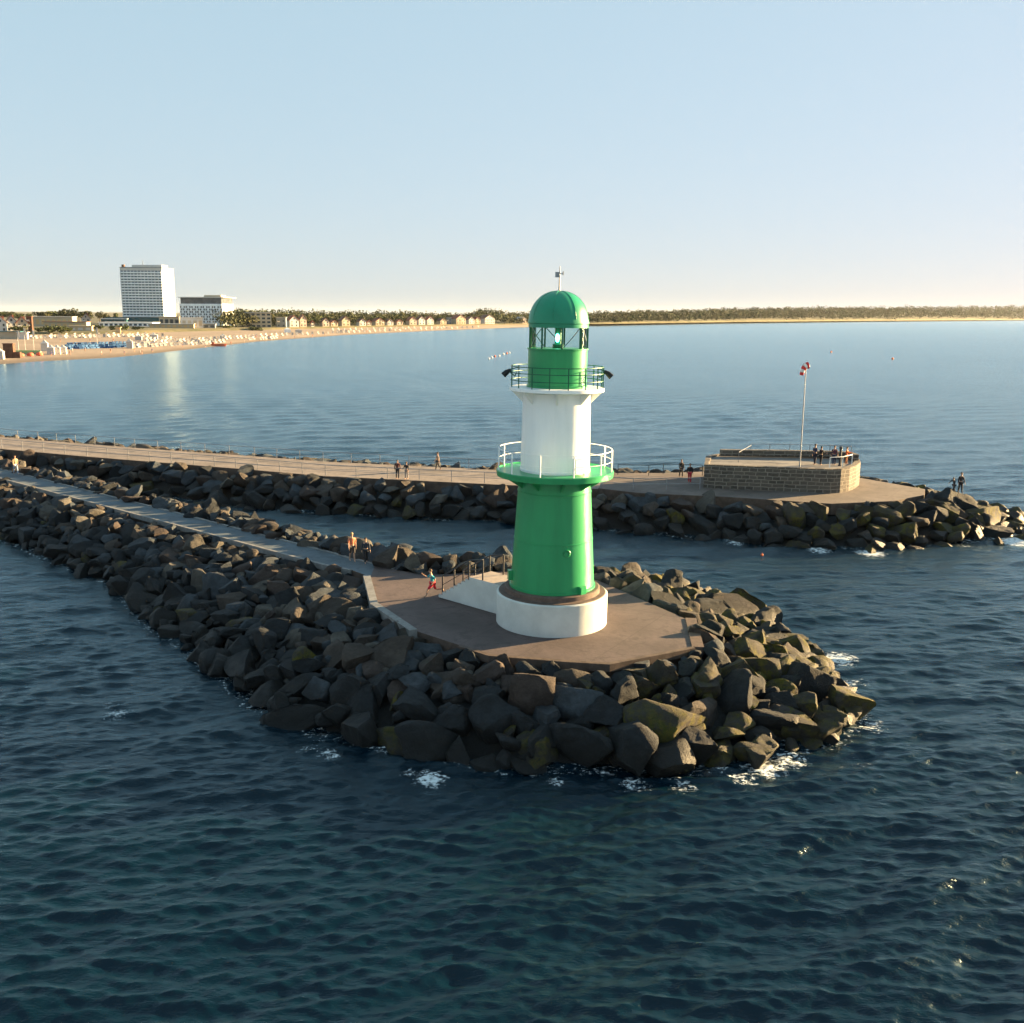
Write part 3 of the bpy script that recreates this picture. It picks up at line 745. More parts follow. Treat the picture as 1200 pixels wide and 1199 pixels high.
# ------------------------------------------------------------------ railings of the far breakwater
def railing(name, line, step, h, mat, label, z=DZ, rr=.03, rails=(1.0, .5), zs=None):
    L = [Vector(p) for p in line]; root = thing(name, label, 'railing', (L[0].x, L[0].y, L[0].z))
    for k in rails:
        mb = MB(); mb.tube([(p.x, p.y, p.z + h * k) for p in L], rr if k == 1 else rr * .7, 6); mb.build('top_rail' if k == 1 else 'middle_rail', mat, root, smooth=60)
    for i in range(len(L) - 1):
        a, b = L[i], L[i + 1]; n = max(1, round((b - a).length / step))
        for k in range(n + (1 if i == len(L) - 2 else 0)):
            p = a.lerp(b, k / n); mb = MB(); mb.tube([(p.x, p.y, p.z - .03), (p.x, p.y, p.z + h)], rr * 1.1, 6); mb.build('post', mat, root, smooth=60)
    return root
def inset(line, z, d):
    L = pts(line, z); out = []
    for i, p in enumerate(L):
        t = (L[min(i + 1, len(L) - 1)] - L[max(i - 1, 0)]).normalized(); nn = Vector((-t.y, t.x, 0)); out.append(p + nn * d)
    return out
railing('railing', inset([(0, 526), (100, 535), (225, 545), (300, 551), (380, 558), (606, 569), (698, 573)], DZ, .25), 3.1, 1.05, M_galv, 'thin grey railing along the near edge of the far promenade')
railing('railing', inset([(0, 512), (47, 516), (160, 525), (300, 535), (380, 541), (586, 551), (716, 555)], DZ, -.25), 3.1, 1.05, M_galv, 'thin grey railing along the seaward edge of the far promenade')
railing('railing', [Vector((p.x, p.y, DZ + .05)) for p in pts([(724, 557), (760, 558), (777, 556), (823, 558)], DZ)], 2.2, 1.0, M_steel, 'short dark railing behind the pair beside the bastion')
railing('railing', [Vector((p.x, p.y, DZ + .05)) for p in pts([(704, 572), (742, 574.5), (820, 574)], DZ)], 3.0, 1.0, M_galv, 'short grey railing at the front of the far breakwater head')

# ------------------------------------------------------------------ bastion
BZ = DZ + .05; TZ = DZ + 2.05; PZ = TZ + .6
foot = [(824, 572.5), (900, 576), (972, 579), (984, 578.3), (994, 576.4), (1002, 573), (1006.5, 569), (1005, 565), (995, 562.5), (970, 560.5), (900, 559), (840, 558), (826, 561)]
fp = pts(foot, DZ); cen = sum(fp, Vector()) / len(fp)
BA = thing('stone_bastion', 'low bastion of dark stone blocks on the far breakwater head', 'bastion', (cen.x, cen.y, BZ))
def wall_uv(name, line, z0, z1, thick, mat, parent, closed):
    n = len(line); me = bpy.data.meshes.new(name); bm = bmesh.new(); uvl = bm.loops.layers.uv.new('UVMap'); u = 0; inner = []
    off = Vector((cen.x, cen.y, BZ))
    for i in range(n):
        a, b = line[(i - 1) % n] if (closed or i) else line[i], line[(i + 1) % n] if (closed or i < n - 1) else line[i]
        t = (b - a); t.z = 0; t.normalize(); inner.append(line[i] + Vector((-t.y, t.x, 0)) * thick)
    segs = n if closed else n - 1
    for i in range(segs):
        a, b = line[i], line[(i + 1) % n]; ia, ib = inner[i], inner[(i + 1) % n]; l = (b - a).length
        def face(vs, uvs):
            f = bm.faces.new([bm.verts.new(Vector(v) - off) for v in vs])
            for lp_, uv_ in zip(f.loops, uvs): lp_[uvl].uv = uv_
        A0, B0, A1, B1 = (a.x, a.y, z0), (b.x, b.y, z0), (a.x, a.y, z1), (b.x, b.y, z1)
        face([A0, B0, B1, A1], [(u, z0), (u + l, z0), (u + l, z1), (u, z1)])
        IA0, IB0, IA1, IB1 = (ia.x, ia.y, z0), (ib.x, ib.y, z0), (ia.x, ia.y, z1), (ib.x, ib.y, z1)
        face([IB0, IA0, IA1, IB1], [(u + l, z0), (u, z0), (u, z1), (u + l, z1)])
        face([A1, B1, IB1, IA1], [(u, .1), (u + l, .1), (u + l, .3), (u, .3)])
        if not closed:
            if i == 0: face([IA0, A0, A1, IA1], [(0, z0), (thick, z0), (thick, z1), (0, z1)])
            if i == segs - 1: face([B0, IB0, IB1, B1], [(0, z0), (thick, z0), (thick, z1), (0, z1)])
        u += l
    bm.to_mesh(me); bm.free(); me.materials.append(mat); o = bpy.data.objects.new(name, me); C.objects.link(o); o.parent = parent; return o
wall_uv('wall', fp, BZ - .1, TZ + .12, .55, M_stone, BA, True)
mb = MB(); mb.prism([(p.x * .985 + cen.x * .015, p.y * .985 + cen.y * .015) for p in fp], BZ, TZ); mb.build('terrace', paving_mat('terrace_concrete', (.16, .15, .14)), BA)
bp = pts([(1004, 567), (995, 563.3), (970, 561.6), (900, 560.2), (842, 559.6)], DZ)
par = wall_uv('parapet', bp, TZ + .125, PZ + .08, .5, M_stone, BA, False)
def brail(line, z, h, mats, label):
    L = [Vector((p.x, p.y, z)) for p in line]; mb = MB(); mb.tube([(p.x, p.y, z + h) for p in L], .03, 6)
    r = mb.build('handrail', mats, BA, smooth=60)
    for i in range(len(L) - 1):
        n = max(1, round((L[i + 1] - L[i]).length / 2.2))
        for k in range(n + (i == len(L) - 2)):
            p = L[i].lerp(L[i + 1], k / n); mb = MB(); mb.tube([(p.x, p.y, z), (p.x, p.y, z + h)], .032, 6); mb.build('rail_post', mats, r, smooth=60)
brail(pts([(995, 563.8), (970, 562), (900, 560.6), (878, 560.3)], DZ), PZ + .07, .55, M_galv, '')
brail(pts([(970, 576.5), (985, 575.5), (996, 572.5)], DZ), TZ + .11, .9, M_white, '')
mb = MB(); q = pts([(864, 568), (878, 562)], DZ); mb.tube([(q[0].x, q[0].y, TZ - .02), (q[0].x, q[0].y, TZ + .95), (q[1].x, q[1].y, PZ + .6)], .03, 6); mb.build('stair_rail', M_galv, BA, smooth=60)
# windsock
wb = P(937, 549, TZ); ztop = z_at(wb.x, wb.y, 430)
WS = thing('windsock', 'red and white windsock drooping from a tall thin pole on the bastion', 'windsock', (wb.x, wb.y, TZ))
mb = MB(); mb.lathe([(.16, TZ), (.16, TZ + .05), (.08, TZ + .08), (.055, TZ + .5), (.04, ztop)], 10, (wb.x, wb.y)); mb.build('pole', M_galv, WS, smooth=40)
mb = MB(); mb.tube([(wb.x + .30 * math.cos(a), wb.y + .12 * math.sin(a), ztop + .08 + .24 * math.sin(a)) for a in [k * math.pi / 8 for k in range(17)]], .025, 6); mb.build('hoop', M_galv, WS, smooth=60)
M_red = paint('red_fabric', (.62, .035, .03), .7); M_wf = paint('white_fabric', (.75, .73, .70), .7)
mb = MB(); sp = [(.18, .14), (.02, .10), (-.14, -.02), (-.26, -.22), (-.33, -.46), (-.38, -.72)]; rs_ = [.30, .28, .25, .22, .19, .16]
for i in range(5):
    mb.tube([(wb.x + sp[i][0], wb.y - .05, ztop + sp[i][1]), (wb.x + sp[i + 1][0], wb.y - .05, ztop + sp[i + 1][1])], [rs_[i], rs_[i + 1]], 12, i % 2)
mb.build('sock', [M_red, M_wf], WS, smooth=60)
# small bollard-like marker on the bastion
q = P(984, 546, TZ); mb = MB(); mb.lathe([(.16, 0), (.16, .08), (.11, .1), (.11, 1.5), (.15, 1.52), (.15, 1.68), (.04, 1.76)], 12); o = mb.build('marker_post', M_steel, loc=(q.x, q.y, TZ), smooth=40)
o.data.transform(Matrix.Translation((q.x, q.y, TZ))); tag(o, 'slim dark marker post between the people on the bastion', 'post')

# ------------------------------------------------------------------ people
M_eye = paint('eye_dark', (.01, .01, .01), .3)
def skinned(nodes, edges, mats, root):
    bm = bmesh.new(); ly = bm.verts.layers.skin.verify(); vs = []
    for i, (c_, r_) in enumerate(nodes):
        v = bm.verts.new(c_); v[ly].radius = r_ if isinstance(r_, tuple) else (r_, r_); v[ly].use_root = (i == root); vs.append(v)
    for a_, b2_ in edges: bm.edges.new((vs[a_], vs[b2_]))
    me = bpy.data.meshes.new('tmp'); bm.to_mesh(me); bm.free(); o = bpy.data.objects.new('tmp', me); C.objects.link(o)
    s_ = o.modifiers.new('s', 'SKIN'); s_.use_smooth_shade = True; s_.branch_smoothing = .6
    o.modifiers.new('u', 'SUBSURF').levels = 1
    dg = bpy.context.evaluated_depsgraph_get(); out = bpy.data.meshes.new_from_object(o.evaluated_get(dg))
    bpy.data.objects.remove(o); out.materials.clear()
    for m_ in mats: out.materials.append(m_)
    out.polygons.foreach_set('use_smooth', [True] * len(out.polygons)); return out
def person(at, face, h, label, skin, topc, botc, hairc, shorts=False, sleeves=True, long_hair=False, hipL=4, kneeL=4, hipR=-4, kneeR=4, shL=5, shR=-5, elL=15, elR=15, abL=9, abR=9, lean=0, group=None):
    root = thing('person', label, 'person', at, face, group); S = h / 1.75
    def fwd(a): return Vector((0, -math.sin(R(a)), -math.cos(R(a))))
    N = []; E = []
    def nd(c_, r_, par=None):
        N.append([Vector(c_), r_]); 
        if par is not None: E.append((par, len(N) - 1))
        return len(N) - 1
    ln = R(lean); up = Vector((0, -math.sin(ln), math.cos(ln))); pv = Vector((0, 0, .95))
    T = lambda x, d, u: pv + Vector((x, 0, 0)) + up * (u - .95) + Vector((0, -math.cos(ln), -math.sin(ln))) * d
    pel = nd(pv, (.145, .105)); wa = nd(T(0, 0, 1.10), (.125, .09), pel); ch = nd(T(0, .01, 1.30), (.155, .105), wa); nb = nd(T(0, 0, 1.45), (.075, .07), ch)
    nk = nd(T(0, .005, 1.51), .052, nb); h1 = nd(T(0, .025, 1.57), (.066, .072), nk); h2 = nd(T(0, .02, 1.65), (.078, .095), h1); h3 = nd(T(0, .01, 1.72), (.060, .075), h2)
    legs = []; arms = []
    for sx, hp, kn in ((1, hipL, kneeL), (-1, hipR, kneeR)):
        a0 = pv + Vector((.09 * sx, 0, -.06)); k0 = a0 + fwd(hp) * .42; an = k0 + fwd(hp - kn) * .42; toe = an + Vector((0, -.17 * math.cos(R(hp - kn)) , -.03 - .12 * math.sin(R(max(0, kn - hp))) ))
        i0 = nd(a0, .09, pel); m0 = nd(a0.lerp(k0, .5), .075, i0); i1 = nd(k0, .057, m0); m1 = nd(k0.lerp(an, .35), .058, i1); i2 = nd(an, .04, m1); nd(toe, (.042, .028), i2); legs.append((i0, m0, i1, m1, i2))
    for sx, sh, el, ab in ((1, shL, elL, abL), (-1, shR, elR, abR)):
        s0_ = T(.185 * sx, 0, 1.40); ud = fwd(sh) * math.cos(R(ab)) + Vector((sx * math.sin(R(ab)), 0, 0)); e0 = s0_ + ud * .29
        fd = fwd(sh + el) * math.cos(R(ab * .6)) + Vector((sx * math.sin(R(ab * .6)), 0, 0)); w0 = e0 + fd * .25
        j0 = nd(s0_, .058, ch); j1 = nd(e0, .042, j0); j2 = nd(w0, .029, j1); pm = nd(w0 + fd * .08, (.038, .02), j2); arms.append((j0, j1, j2))
        sd_ = Vector((0, 1, 0)) if abs(fd.y) < .7 else Vector((0, 0, 1))
        for q_, (o_, l_) in enumerate(((-.030, .075), (-.010, .088), (.010, .083), (.030, .066))):
            b_ = w0 + fd * .095 + sd_ * o_; f1 = nd(b_, .0095, pm); f2 = nd(b_ + fd * l_ * .55 + Vector((-sx * .008, 0, 0)), .009, f1); nd(b_ + fd * l_ + Vector((-sx * .028, 0, 0)), .0075, f2)
        b_ = w0 + fd * .03 - sd_ * .035; f1 = nd(b_, .011, j2); nd(b_ + fd * .05 - sd_ * .03, .009, f1)
    low = min(n_[0].z - (n_[1][1] if isinstance(n_[1], tuple) else n_[1]) for n_ in N)
    for n_ in N: n_[0] = (n_[0] - Vector((0, 0, low))) * S; n_[1] = tuple(x * S for x in n_[1]) if isinstance(n_[1], tuple) else n_[1] * S
    sm = paint('skin_%.2f' % skin[0], skin, .6, .06); me = skinned([(a, b) for a, b in N], E, [sm, M_eye], 0); me.name = 'body'
    bm = bmesh.new(); bm.from_mesh(me); hc = N[h2][0]
    for sx in (-1, 1):
        r_ = bmesh.ops.create_icosphere(bm, subdivisions=1, radius=.012 * S, matrix=Matrix.Translation(hc + Vector((.03 * sx, -.088, -.005)) * S))
        for v in r_['verts']:
            for f in v.link_faces: f.material_index = 1
        bmesh.ops.create_icosphere(bm, subdivisions=1, radius=.02 * S, matrix=Matrix.Translation(hc + Vector((.078 * sx, .005, -.01)) * S))
    bmesh.ops.create_cone(bm, segments=6, radius1=.016 * S, radius2=.006 * S, depth=.045 * S, matrix=Matrix.Translation(hc + Vector((0, -.1, -.03)) * S))
    bm.to_mesh(me); bm.free(); o = bpy.data.objects.new('body', me); C.objects.link(o); o.parent = root
    def cloth(name, chain, edges, grow, mat):
        ids = {k: i for i, k in enumerate(chain)}
        nodes = []
        for k in chain:
            r_ = N[k][1]; nodes.append((N[k][0], tuple(x * grow + .006 for x in r_) if isinstance(r_, tuple) else r_ * grow + .008))
        me_ = skinned(nodes, [(ids[a], ids[b]) for a, b in edges], [mat], 0); me_.name = name
        o_ = bpy.data.objects.new(name, me_); C.objects.link(o_); o_.parent = root
    (l0, lm, l1, lq, l2), (r0, rm, r1, rq, r2) = legs; (a0, a1, a2), (b0, b1, b2) = arms
    tm = paint('cloth_%d_%d_%d' % tuple(int(x * 100) for x in topc), topc, .85, .12, 6); bmt = paint('cloth_%d_%d_%d' % tuple(int(x * 100) for x in botc), botc, .85, .12, 6)
    ck = [pel, wa, ch, nb, a0, a1, b0, b1]; ce = [(pel, wa), (wa, ch), (ch, nb), (ch, a0), (a0, a1), (ch, b0), (b0, b1)]
    if sleeves: ck += [a2, b2]; ce += [(a1, a2), (b1, b2)]
    cloth('shirt', ck, ce, 1.15, tm)
    ck = [pel, l0, lm, l1, r0, rm, r1]; ce = [(pel, l0), (l0, lm), (lm, l1), (pel, r0), (r0, rm), (rm, r1)]
    if not shorts: ck += [lq, l2, rq, r2]; ce += [(l1, lq), (lq, l2), (r1, rq), (rq, r2)]
    cloth('shorts' if shorts else 'trousers', ck, ce, 1.14, bmt)
    mb = MB(); hm = paint('hair_%.2f' % hairc[0], hairc, .7, .2, 20); vs = []; fs = []; nu, nv = 14, 7
    for j in range(nv + 1):
        for i in range(nu):
            a = 2 * math.pi * i / nu; back = .5 + .5 * math.sin(a); lim = R(70 + (75 if long_hair else 50) * back); b_ = lim * j / nv
            r_ = 1.06; vs.append(hc + Vector((.086 * math.sin(b_) * math.cos(a) * r_, .103 * math.sin(b_) * math.sin(a) * r_ + .012, .108 * math.cos(b_) * r_ + .0)) * S)
    for j in range(nv):
        for i in range(nu): i2 = (i + 1) % nu; fs.append((j * nu + i, (j + 1) * nu + i, (j + 1) * nu + i2, j * nu + i2))
    mb.add(vs, fs); mb.build('hair', hm, root, world=False, smooth=60)
    return root
SK = (.48, .28, .19); SK2 = (.38, .21, .14); DK = (.02, .016, .013); BR = (.09, .05, .025); BL = (.35, .24, .11)
def at(px, py, z=DZ): return P(px, py, z)
person(at(507, 699, DZ + .004), R(-78), 1.68, 'person running past the stairs in a teal top and red shorts', SK, (.02, .28, .36), (.55, .03, .05), BR, True, False, hipL=42, kneeL=25, hipR=-28, kneeR=62, shL=-45, elL=80, shR=40, elR=85, lean=9, abL=16, abR=16)
person(at(413, 658), R(25), 1.84, 'person in an orange top and dark shorts on the path, left of a companion', SK, (.50, .17, .09), (.05, .045, .045), BL, True, False, hipL=14, kneeL=6, hipR=-12, kneeR=14, shL=-14, shR=16)
person(at(429, 660), R(20), 1.62, 'person in a dark top beside the companion in orange on the path', SK, (.03, .035, .055), (.025, .025, .03), DK, False, True, True, hipL=-10, kneeL=12, hipR=13, kneeR=6, shL=12, shR=-14)
person(at(19, 556), R(50), 1.82, 'person in a tan jacket and pale blue jeans far along the near path', SK, (.36, .25, .15), (.26, .33, .42), BR, hipL=16, kneeL=5, hipR=-14, kneeR=16, shL=-16, shR=16)
person(at(466, 561.5), R(10), 1.82, 'person in a dark maroon jacket standing by the near railing of the far promenade', SK2, (.09, .03, .03), (.03, .028, .035), DK, hipL=8, hipR=-8, shL=-5)
person(at(476.5, 561.5), R(-20), 1.62, 'shorter person in black at the near railing, beside someone in maroon', SK2, (.018, .018, .022), (.30, .26, .24), BR, False, True, True, hipL=-6, hipR=9, elR=60, shR=20)
person(at(513, 551), R(-70), 1.82, 'person in a beige coat walking alone on the far promenade', SK2, (.36, .27, .2), (.05, .045, .05), DK, hipL=18, hipR=-16, kneeR=18, shL=-14, shR=14)
person(at(798, 559.5, DZ + .05), R(20), 1.72, 'person in black on the far breakwater, left of someone in red', SK2, (.015, .017, .02), (.02, .02, .025), DK, hipL=10, hipR=-10, elR=40)
person(at(808, 566, DZ + .05), R(-15), 1.8, 'person in a black top and red skirtlike trousers left of the bastion', SK2, (.016, .016, .02), (.42, .02, .04), DK, False, True, True, hipL=8, kneeL=4, hipR=-6, elL=30)
person(at(954.5, 544.5, TZ), R(-60), 1.86, 'tall person in dark blue standing with a companion beside the windsock pole', SK2, (.02, .03, .07), (.018, .02, .035), DK, elL=70, shL=25, hipL=6)
person(at(961.5, 545, TZ), R(110), 1.68, 'person in black facing the tall companion in blue on the bastion', SK2, (.016, .014, .018), (.015, .015, .02), DK, False, True, True, elR=60, shR=20)
person(at(977, 545, TZ), R(-10), 1.74, 'person in a dark plum jacket beside the marker post on the bastion', SK, (.07, .025, .05), (.02, .025, .06), BR, hipR=8, elL=50)
person(at(991.5, 544, TZ), R(60), 1.55, 'person in an orange jacket at the right end of the bastion', SK, (.62, .16, .04), (.30, .12, .05), BR, False, True, True, elL=70, elR=70, shL=30, shR=30)
def rock_top(px, py):
    q = P(px, py, 3.0); d = bv.ray_cast(Vector((q.x, q.y, 9)), Vector((0, 0, -1))); return Vector((q.x, q.y, (d[0].z if d[0] is not None else 2.2) - .04))
person(rock_top(1125, 577), R(15), 1.8, 'taller of two dark figures on the boulders at the far tip', SK2, (.012, .013, .016), (.012, .013, .016), DK, hipL=10, hipR=-8, abL=14)
person(rock_top(1117.5, 577), R(-80), 1.4, 'shorter dark figure with an outstretched arm at the far tip', SK2, (.014, .014, .02), (.014, .014, .018), DK, hipL=14, hipR=-10, abR=60, elR=5, shR=15, lean=10)

# ------------------------------------------------------------------ the coast
SH = [(-700, 470), (-300, 447), (-100, 433), (0, 427), (40, 424), (130, 419.5), (200, 412), (300, 400.5), (400, 393), (500, 388), (600, 384), (700, 381), (850, 378.5), (1000, 376.8), (1200, 375.3), (1600, 376.3), (2100, 380)]
DU = [(-700, 400), (-300, 395), (-100, 392.5), (0, 392.5), (130, 391.5), (200, 389), (290, 387), (350, 385.5), (450, 383.2), (580, 380.8), (640, 379.9), (700, 379.7), (750, 378.9), (850, 377.5), (1000, 376.1), (1200, 374.9), (1600, 375.95), (2100, 378)]
def itp(T_, x):
    for (a, b), (c, d) in zip(T_, T_[1:]):
        if x <= c: return b + (d - b) * (x - a) / (c - a)
    return T_[-1][1]
def colpt(px, dep, z):
    """ground point on the bearing px at the given distance"""
    q = P(px, 390, 0); k = dep / q.y; return Vector((q.x * k, dep, z))
def shore_d(px): return P(px, itp(SH, px), 0).y
def dune_d(px): return P(px, itp(DU, px), 3.0).y
def hill(px): return 0 if px < 640 else 24 * min(1, (px - 640) / 420)
ROWS = [(-.12, -1.2), (0, -.05), (.08, .5), (.3, 1.3), (.55, 1.8), (.8, 2.3), (1, 3.0)]
def bz(gf):
    for (a, b), (c, d) in zip(ROWS, ROWS[1:]):
        if gf <= c: return b + (d - b) * (gf - a) / (c - a)
    return 3.0
def beach(px, py):
    a, b = shore_d(px), dune_d(px); lo, hi_ = 0.0, 1.3
    for _ in range(40):
        m_ = (lo + hi_) / 2
        if proj(colpt(px, a + m_ * (b - a), bz(m_)))[1] > py: lo = m_
        else: hi_ = m_
    return colpt(px, a + lo * (b - a), bz(lo))
cols = list(np.arange(-700, 2101, 12.5))
V = []; rows = [r for r in ROWS]
for px in cols:
    a, b = shore_d(px), dune_d(px)
    for gf, z in rows: V.append(colpt(px, a + gf * (b - a), z))
nrw = len(rows)
F4 = [(i * nrw + j, (i + 1) * nrw + j, (i + 1) * nrw + j + 1, i * nrw + j + 1) for i in range(len(cols) - 1) for j in range(nrw - 1)]
m, nt, b = newmat('sand'); p = wpos(nt); n1 = noise(nt, p, .03, 5, .6); n2 = noise(nt, p, .35, 5, .7)
sep = nt.nodes.new('ShaderNodeSeparateXYZ'); nt.links.new(p, sep.inputs[0])
c = mixrgb(nt, ramp(nt, n1, .35, .65), (.22, .165, .12), (.28, .215, .16)); c = mixrgb(nt, ramp(nt, n2, .5, .75, 0, .5), c, (.16, .115, .085))
c = mixrgb(nt, ramp(nt, sep.outputs[2], .1, .7, 1, 0), c, (.12, .088, .062))
nt.links.new(c, b.inputs['Base Color']); b.inputs['Roughness'].default_value = .95; bump(nt, b, n2, .6, .5)
o = np_mesh('beach', np.array([v[:] for v in V]), np.array(F4), [m]); tag(o, 'long sandy beach curving round the bay', 'beach', None, 'structure')
V = []; NI = 8
def inl(px, k):
    b = dune_d(px); s_ = max(1, b / 1000); h_ = hill(px)
    return [(b - .3, 2.9), (b + 7 * s_, 4.6 + .12 * h_), (b + 25 * s_, 4.4 + .45 * h_), (b + 70 * s_, 5 + .8 * h_), (b + 200 * s_, 5.5 + h_), (b + 600 * s_, 6 + h_), (b + 3000, 6 + h_), (15000, 6)][k]
for px in cols:
    for k in range(NI): d, z = inl(px, k); V.append(colpt(px, d, z))
F4 = [(i * NI + j, (i + 1) * NI + j, (i + 1) * NI + j + 1, i * NI + j + 1) for i in range(len(cols) - 1) for j in range(NI - 1)]
m, nt, b = newmat('dune_grass'); p = wpos(nt); n1 = noise(nt, p, .05, 5, .65); n2 = noise(nt, p, .4, 4, .7)
c = mixrgb(nt, ramp(nt, n1, .4, .6), (.075, .075, .027), (.14, .115, .05)); c = mixrgb(nt, ramp(nt, n2, .5, .7, 0, .6), c, (.04, .045, .015))
nt.links.new(c, b.inputs['Base Color']); b.inputs['Roughness'].default_value = .95
m2, nt, b = newmat('wood_floor'); p = wpos(nt); n1 = noise(nt, p, .02, 5, .65)
nt.links.new(mixrgb(nt, ramp(nt, n1, .4, .6), (.035, .042, .016), (.065, .062, .026)), b.inputs['Base Color']); b.inputs['Roughness'].default_value = 1
o = np_mesh('ground', np.array([v[:] for v in V]), np.array(F4), [m, m2])
o.data.polygons.foreach_set('material_index', [1 if (cols[i] > 655 and j > 0) or j >= 3 else 0 for i in range(len(cols) - 1) for j in range(NI - 1)]); tag(o, 'grassy dune and flat land behind the beach', 'ground', None, 'structure')
def gz(px, dep):
    L = [inl(px, k) for k in range(NI)]
    for (a, za), (c, zc) in zip(L, L[1:]):
        if dep <= c: return za + (zc - za) * (dep - a) / (c - a)
    return 6

# leafy crowns -----------------------------------------------------
def crown(gen, c, rx, rz, n, s, lobes=7):
    L = [(gen.gauss(0, .42), gen.gauss(0, .42), gen.uniform(-.45, .55), gen.uniform(.38, .6)) for _ in range(lobes)]
    vs = []; fs = []
    for i in range(n):
        lx, ly, lz, lr = L[i % lobes]
        d = Vector((gen.gauss(0, 1), gen.gauss(0, 1), gen.gauss(0, 1))).normalized() * lr * gen.uniform(.55, 1.05)
        q = Vector((c[0] + (lx + d.x) * rx, c[1] + (ly + d.y) * rx, c[2] + (lz + d.z) * rz))
        nn = (d + Vector((gen.gauss(0, .5), gen.gauss(0, .5), gen.gauss(0, .5)))).normalized(); u = nn.orthogonal().normalized(); v = nn.cross(u)
        a = gen.uniform(0, 6.28); u, v = u * math.cos(a) + v * math.sin(a), v * math.cos(a) - u * math.sin(a); k = s * gen.uniform(.6, 1.2); o_ = len(vs)
        vs += [q - u * k, q - v * k * .8, q + u * k, q + v * k * .7]; fs.append((o_, o_ + 1, o_ + 2, o_ + 3))
    return vs, fs
gen = random.Random(21)
WOOD_TOP = [(270, 362), (300, 363.5), (330, 363), (360, 364), (390, 365.5), (405, 364), (430, 364.5), (455, 365), (480, 365), (505, 366.5), (520, 367), (540, 367), (556, 364), (566, 361), (578, 361), (586, 364.5), (600, 365.5), (640, 366), (690, 366), (715, 365), (750, 363.5), (780, 363.5), (850, 361), (900, 360.3), (960, 359.6), (1050, 359.2), (1200, 358.4), (1700, 357)]
mb = MB(); px = 262.0
while px < 1500:
    dd = dune_d(px); s_ = max(1, dd / 1000); top_y = itp(WOOD_TOP, px)
    for lay, (off, k) in enumerate(((14, .25), (48, .5), (90, .8), (150, 1.0))):
        if px < 590 and lay < 1: continue
        dep = dd + off * s_ + gen.uniform(-12, 12) * s_; x_ = px + gen.uniform(-2, 2); base_z = gz(x_, dep)
        b0 = colpt(x_, dep, 0); zt_ = z_at(b0.x, b0.y, top_y + gen.uniform(-.9, .9) + (gen.random() < .12) * -1.2 + (1 - k) * 9)
        hgt_ = max(5, zt_ - base_z); rz_ = min(hgt_ * .55, 9 * s_ ** .5); rx_ = rz_ * gen.uniform(.9, 1.25)
        zc_ = zt_ - rz_ * .82
        v_, f_ = crown(gen, (b0.x, b0.y, zc_), rx_, rz_, 110, 1.0 * s_ ** .55, 10); mb.add(v_, f_, gen.random() < .3)
        if zc_ - rz_ > base_z + 2:
            v_, f_ = crown(gen, (b0.x, b0.y, (zc_ + base_z) / 2), rx_, (zc_ - base_z) * .6, 60, 1.3 * s_ ** .5); mb.add(v_, f_, 0)
    px += gen.uniform(2.6, 4.2) if px < 660 else gen.uniform(2.0, 3.4)
o = mb.build('wood', [M_pine, M_leaf]); tag(o, 'dark wood running along the coast behind the villas to the far headland', 'wood', None, 'stuff')
TV = []
for i in range(4):
    vs, fs = crown(gen, (0, 0, 0), 1, .85, 420, .16, 9); m_ = MB(); m_.add(vs, fs); TV.append(m_)
def tree(px, dep, top_y, wpx, label, mat, group, bush=False):
    bz_ = gz(px, dep); q = colpt(px, dep, bz_); zt_ = z_at(q.x, q.y, top_y); h_ = max(2.5, zt_ - bz_); rx_ = wpx / 2 * dep / F_PX
    root = thing('bush' if bush else 'tree', label, 'bush' if bush else 'tree', q, gen.uniform(0, 6), group); tv = gen.choice(TV); mb = MB()
    rz_ = h_ * (.55 if bush else .42); cz = h_ - rz_ * .95
    mb.add([(v[0] * rx_ * .95, v[1] * rx_ * .95, cz + v[2] * rz_) for v in tv.v], tv.f); mb.build('crown', mat, root, world=False)
    mb = MB(); mb.tube([(0, 0, -.3), (.1, 0, h_ * .4), (0, .1, cz)], [.35 + h_ * .015, .28, .12], 7); mb.tube([(.1, 0, h_ * .4), (rx_ * .4, .2, cz + rz_ * .2)], [.2, .08], 5); mb.tube([(.1, 0, h_ * .42), (-rx_ * .4, -.2, cz + rz_ * .3)], [.2, .08], 5)
    mb.build('stem' if bush else 'trunk', M_trunk, root, world=False, smooth=60)
TREES = [(-14, 1150, 363, 26, 'at the left picture edge'), (3, 1150, 363.5, 18, 'behind the white villa roof'), (14, 1180, 365, 16, 'right behind the white villa, low'), (26, 1160, 366, 14, 'between the white villa and its neighbour'), (36, 1200, 366.5, 12, 'left of the flat pavilion roof'),
         (48, 1150, 364, 20, 'over the left part of the pavilion roof'), (60, 1160, 363, 18, 'over the middle of the pavilion roof'), (72, 1180, 364, 16, 'right of the pavilion middle'), (82, 1140, 361, 20, 'tallest of the clump left of the hotel'), (94, 1170, 362.5, 18, 'beside the tallest tree, left of the red roof'), (105, 1150, 363, 16, 'behind the red roofed house'),
         (118, 1090, 364.5, 8, 'narrow, left of the tower hotel podium'), (126, 1100, 367, 10, 'short, left of the tower hotel'), (137, 1080, 365.5, 9, 'touching the tower hotel left wall'), (206, 1180, 365, 10, 'between the two hotels'), (285, 900, 362.5, 22, 'right of the striped hotel'), (299, 985, 364, 18, 'behind the cream apartment block')]
for px, dep, ty, wp, lab in TREES: tree(px, dep, ty, wp, 'dark round-crowned tree ' + lab, gen.choice([M_leaf, M_pine]), 'trees behind the beach hotels')
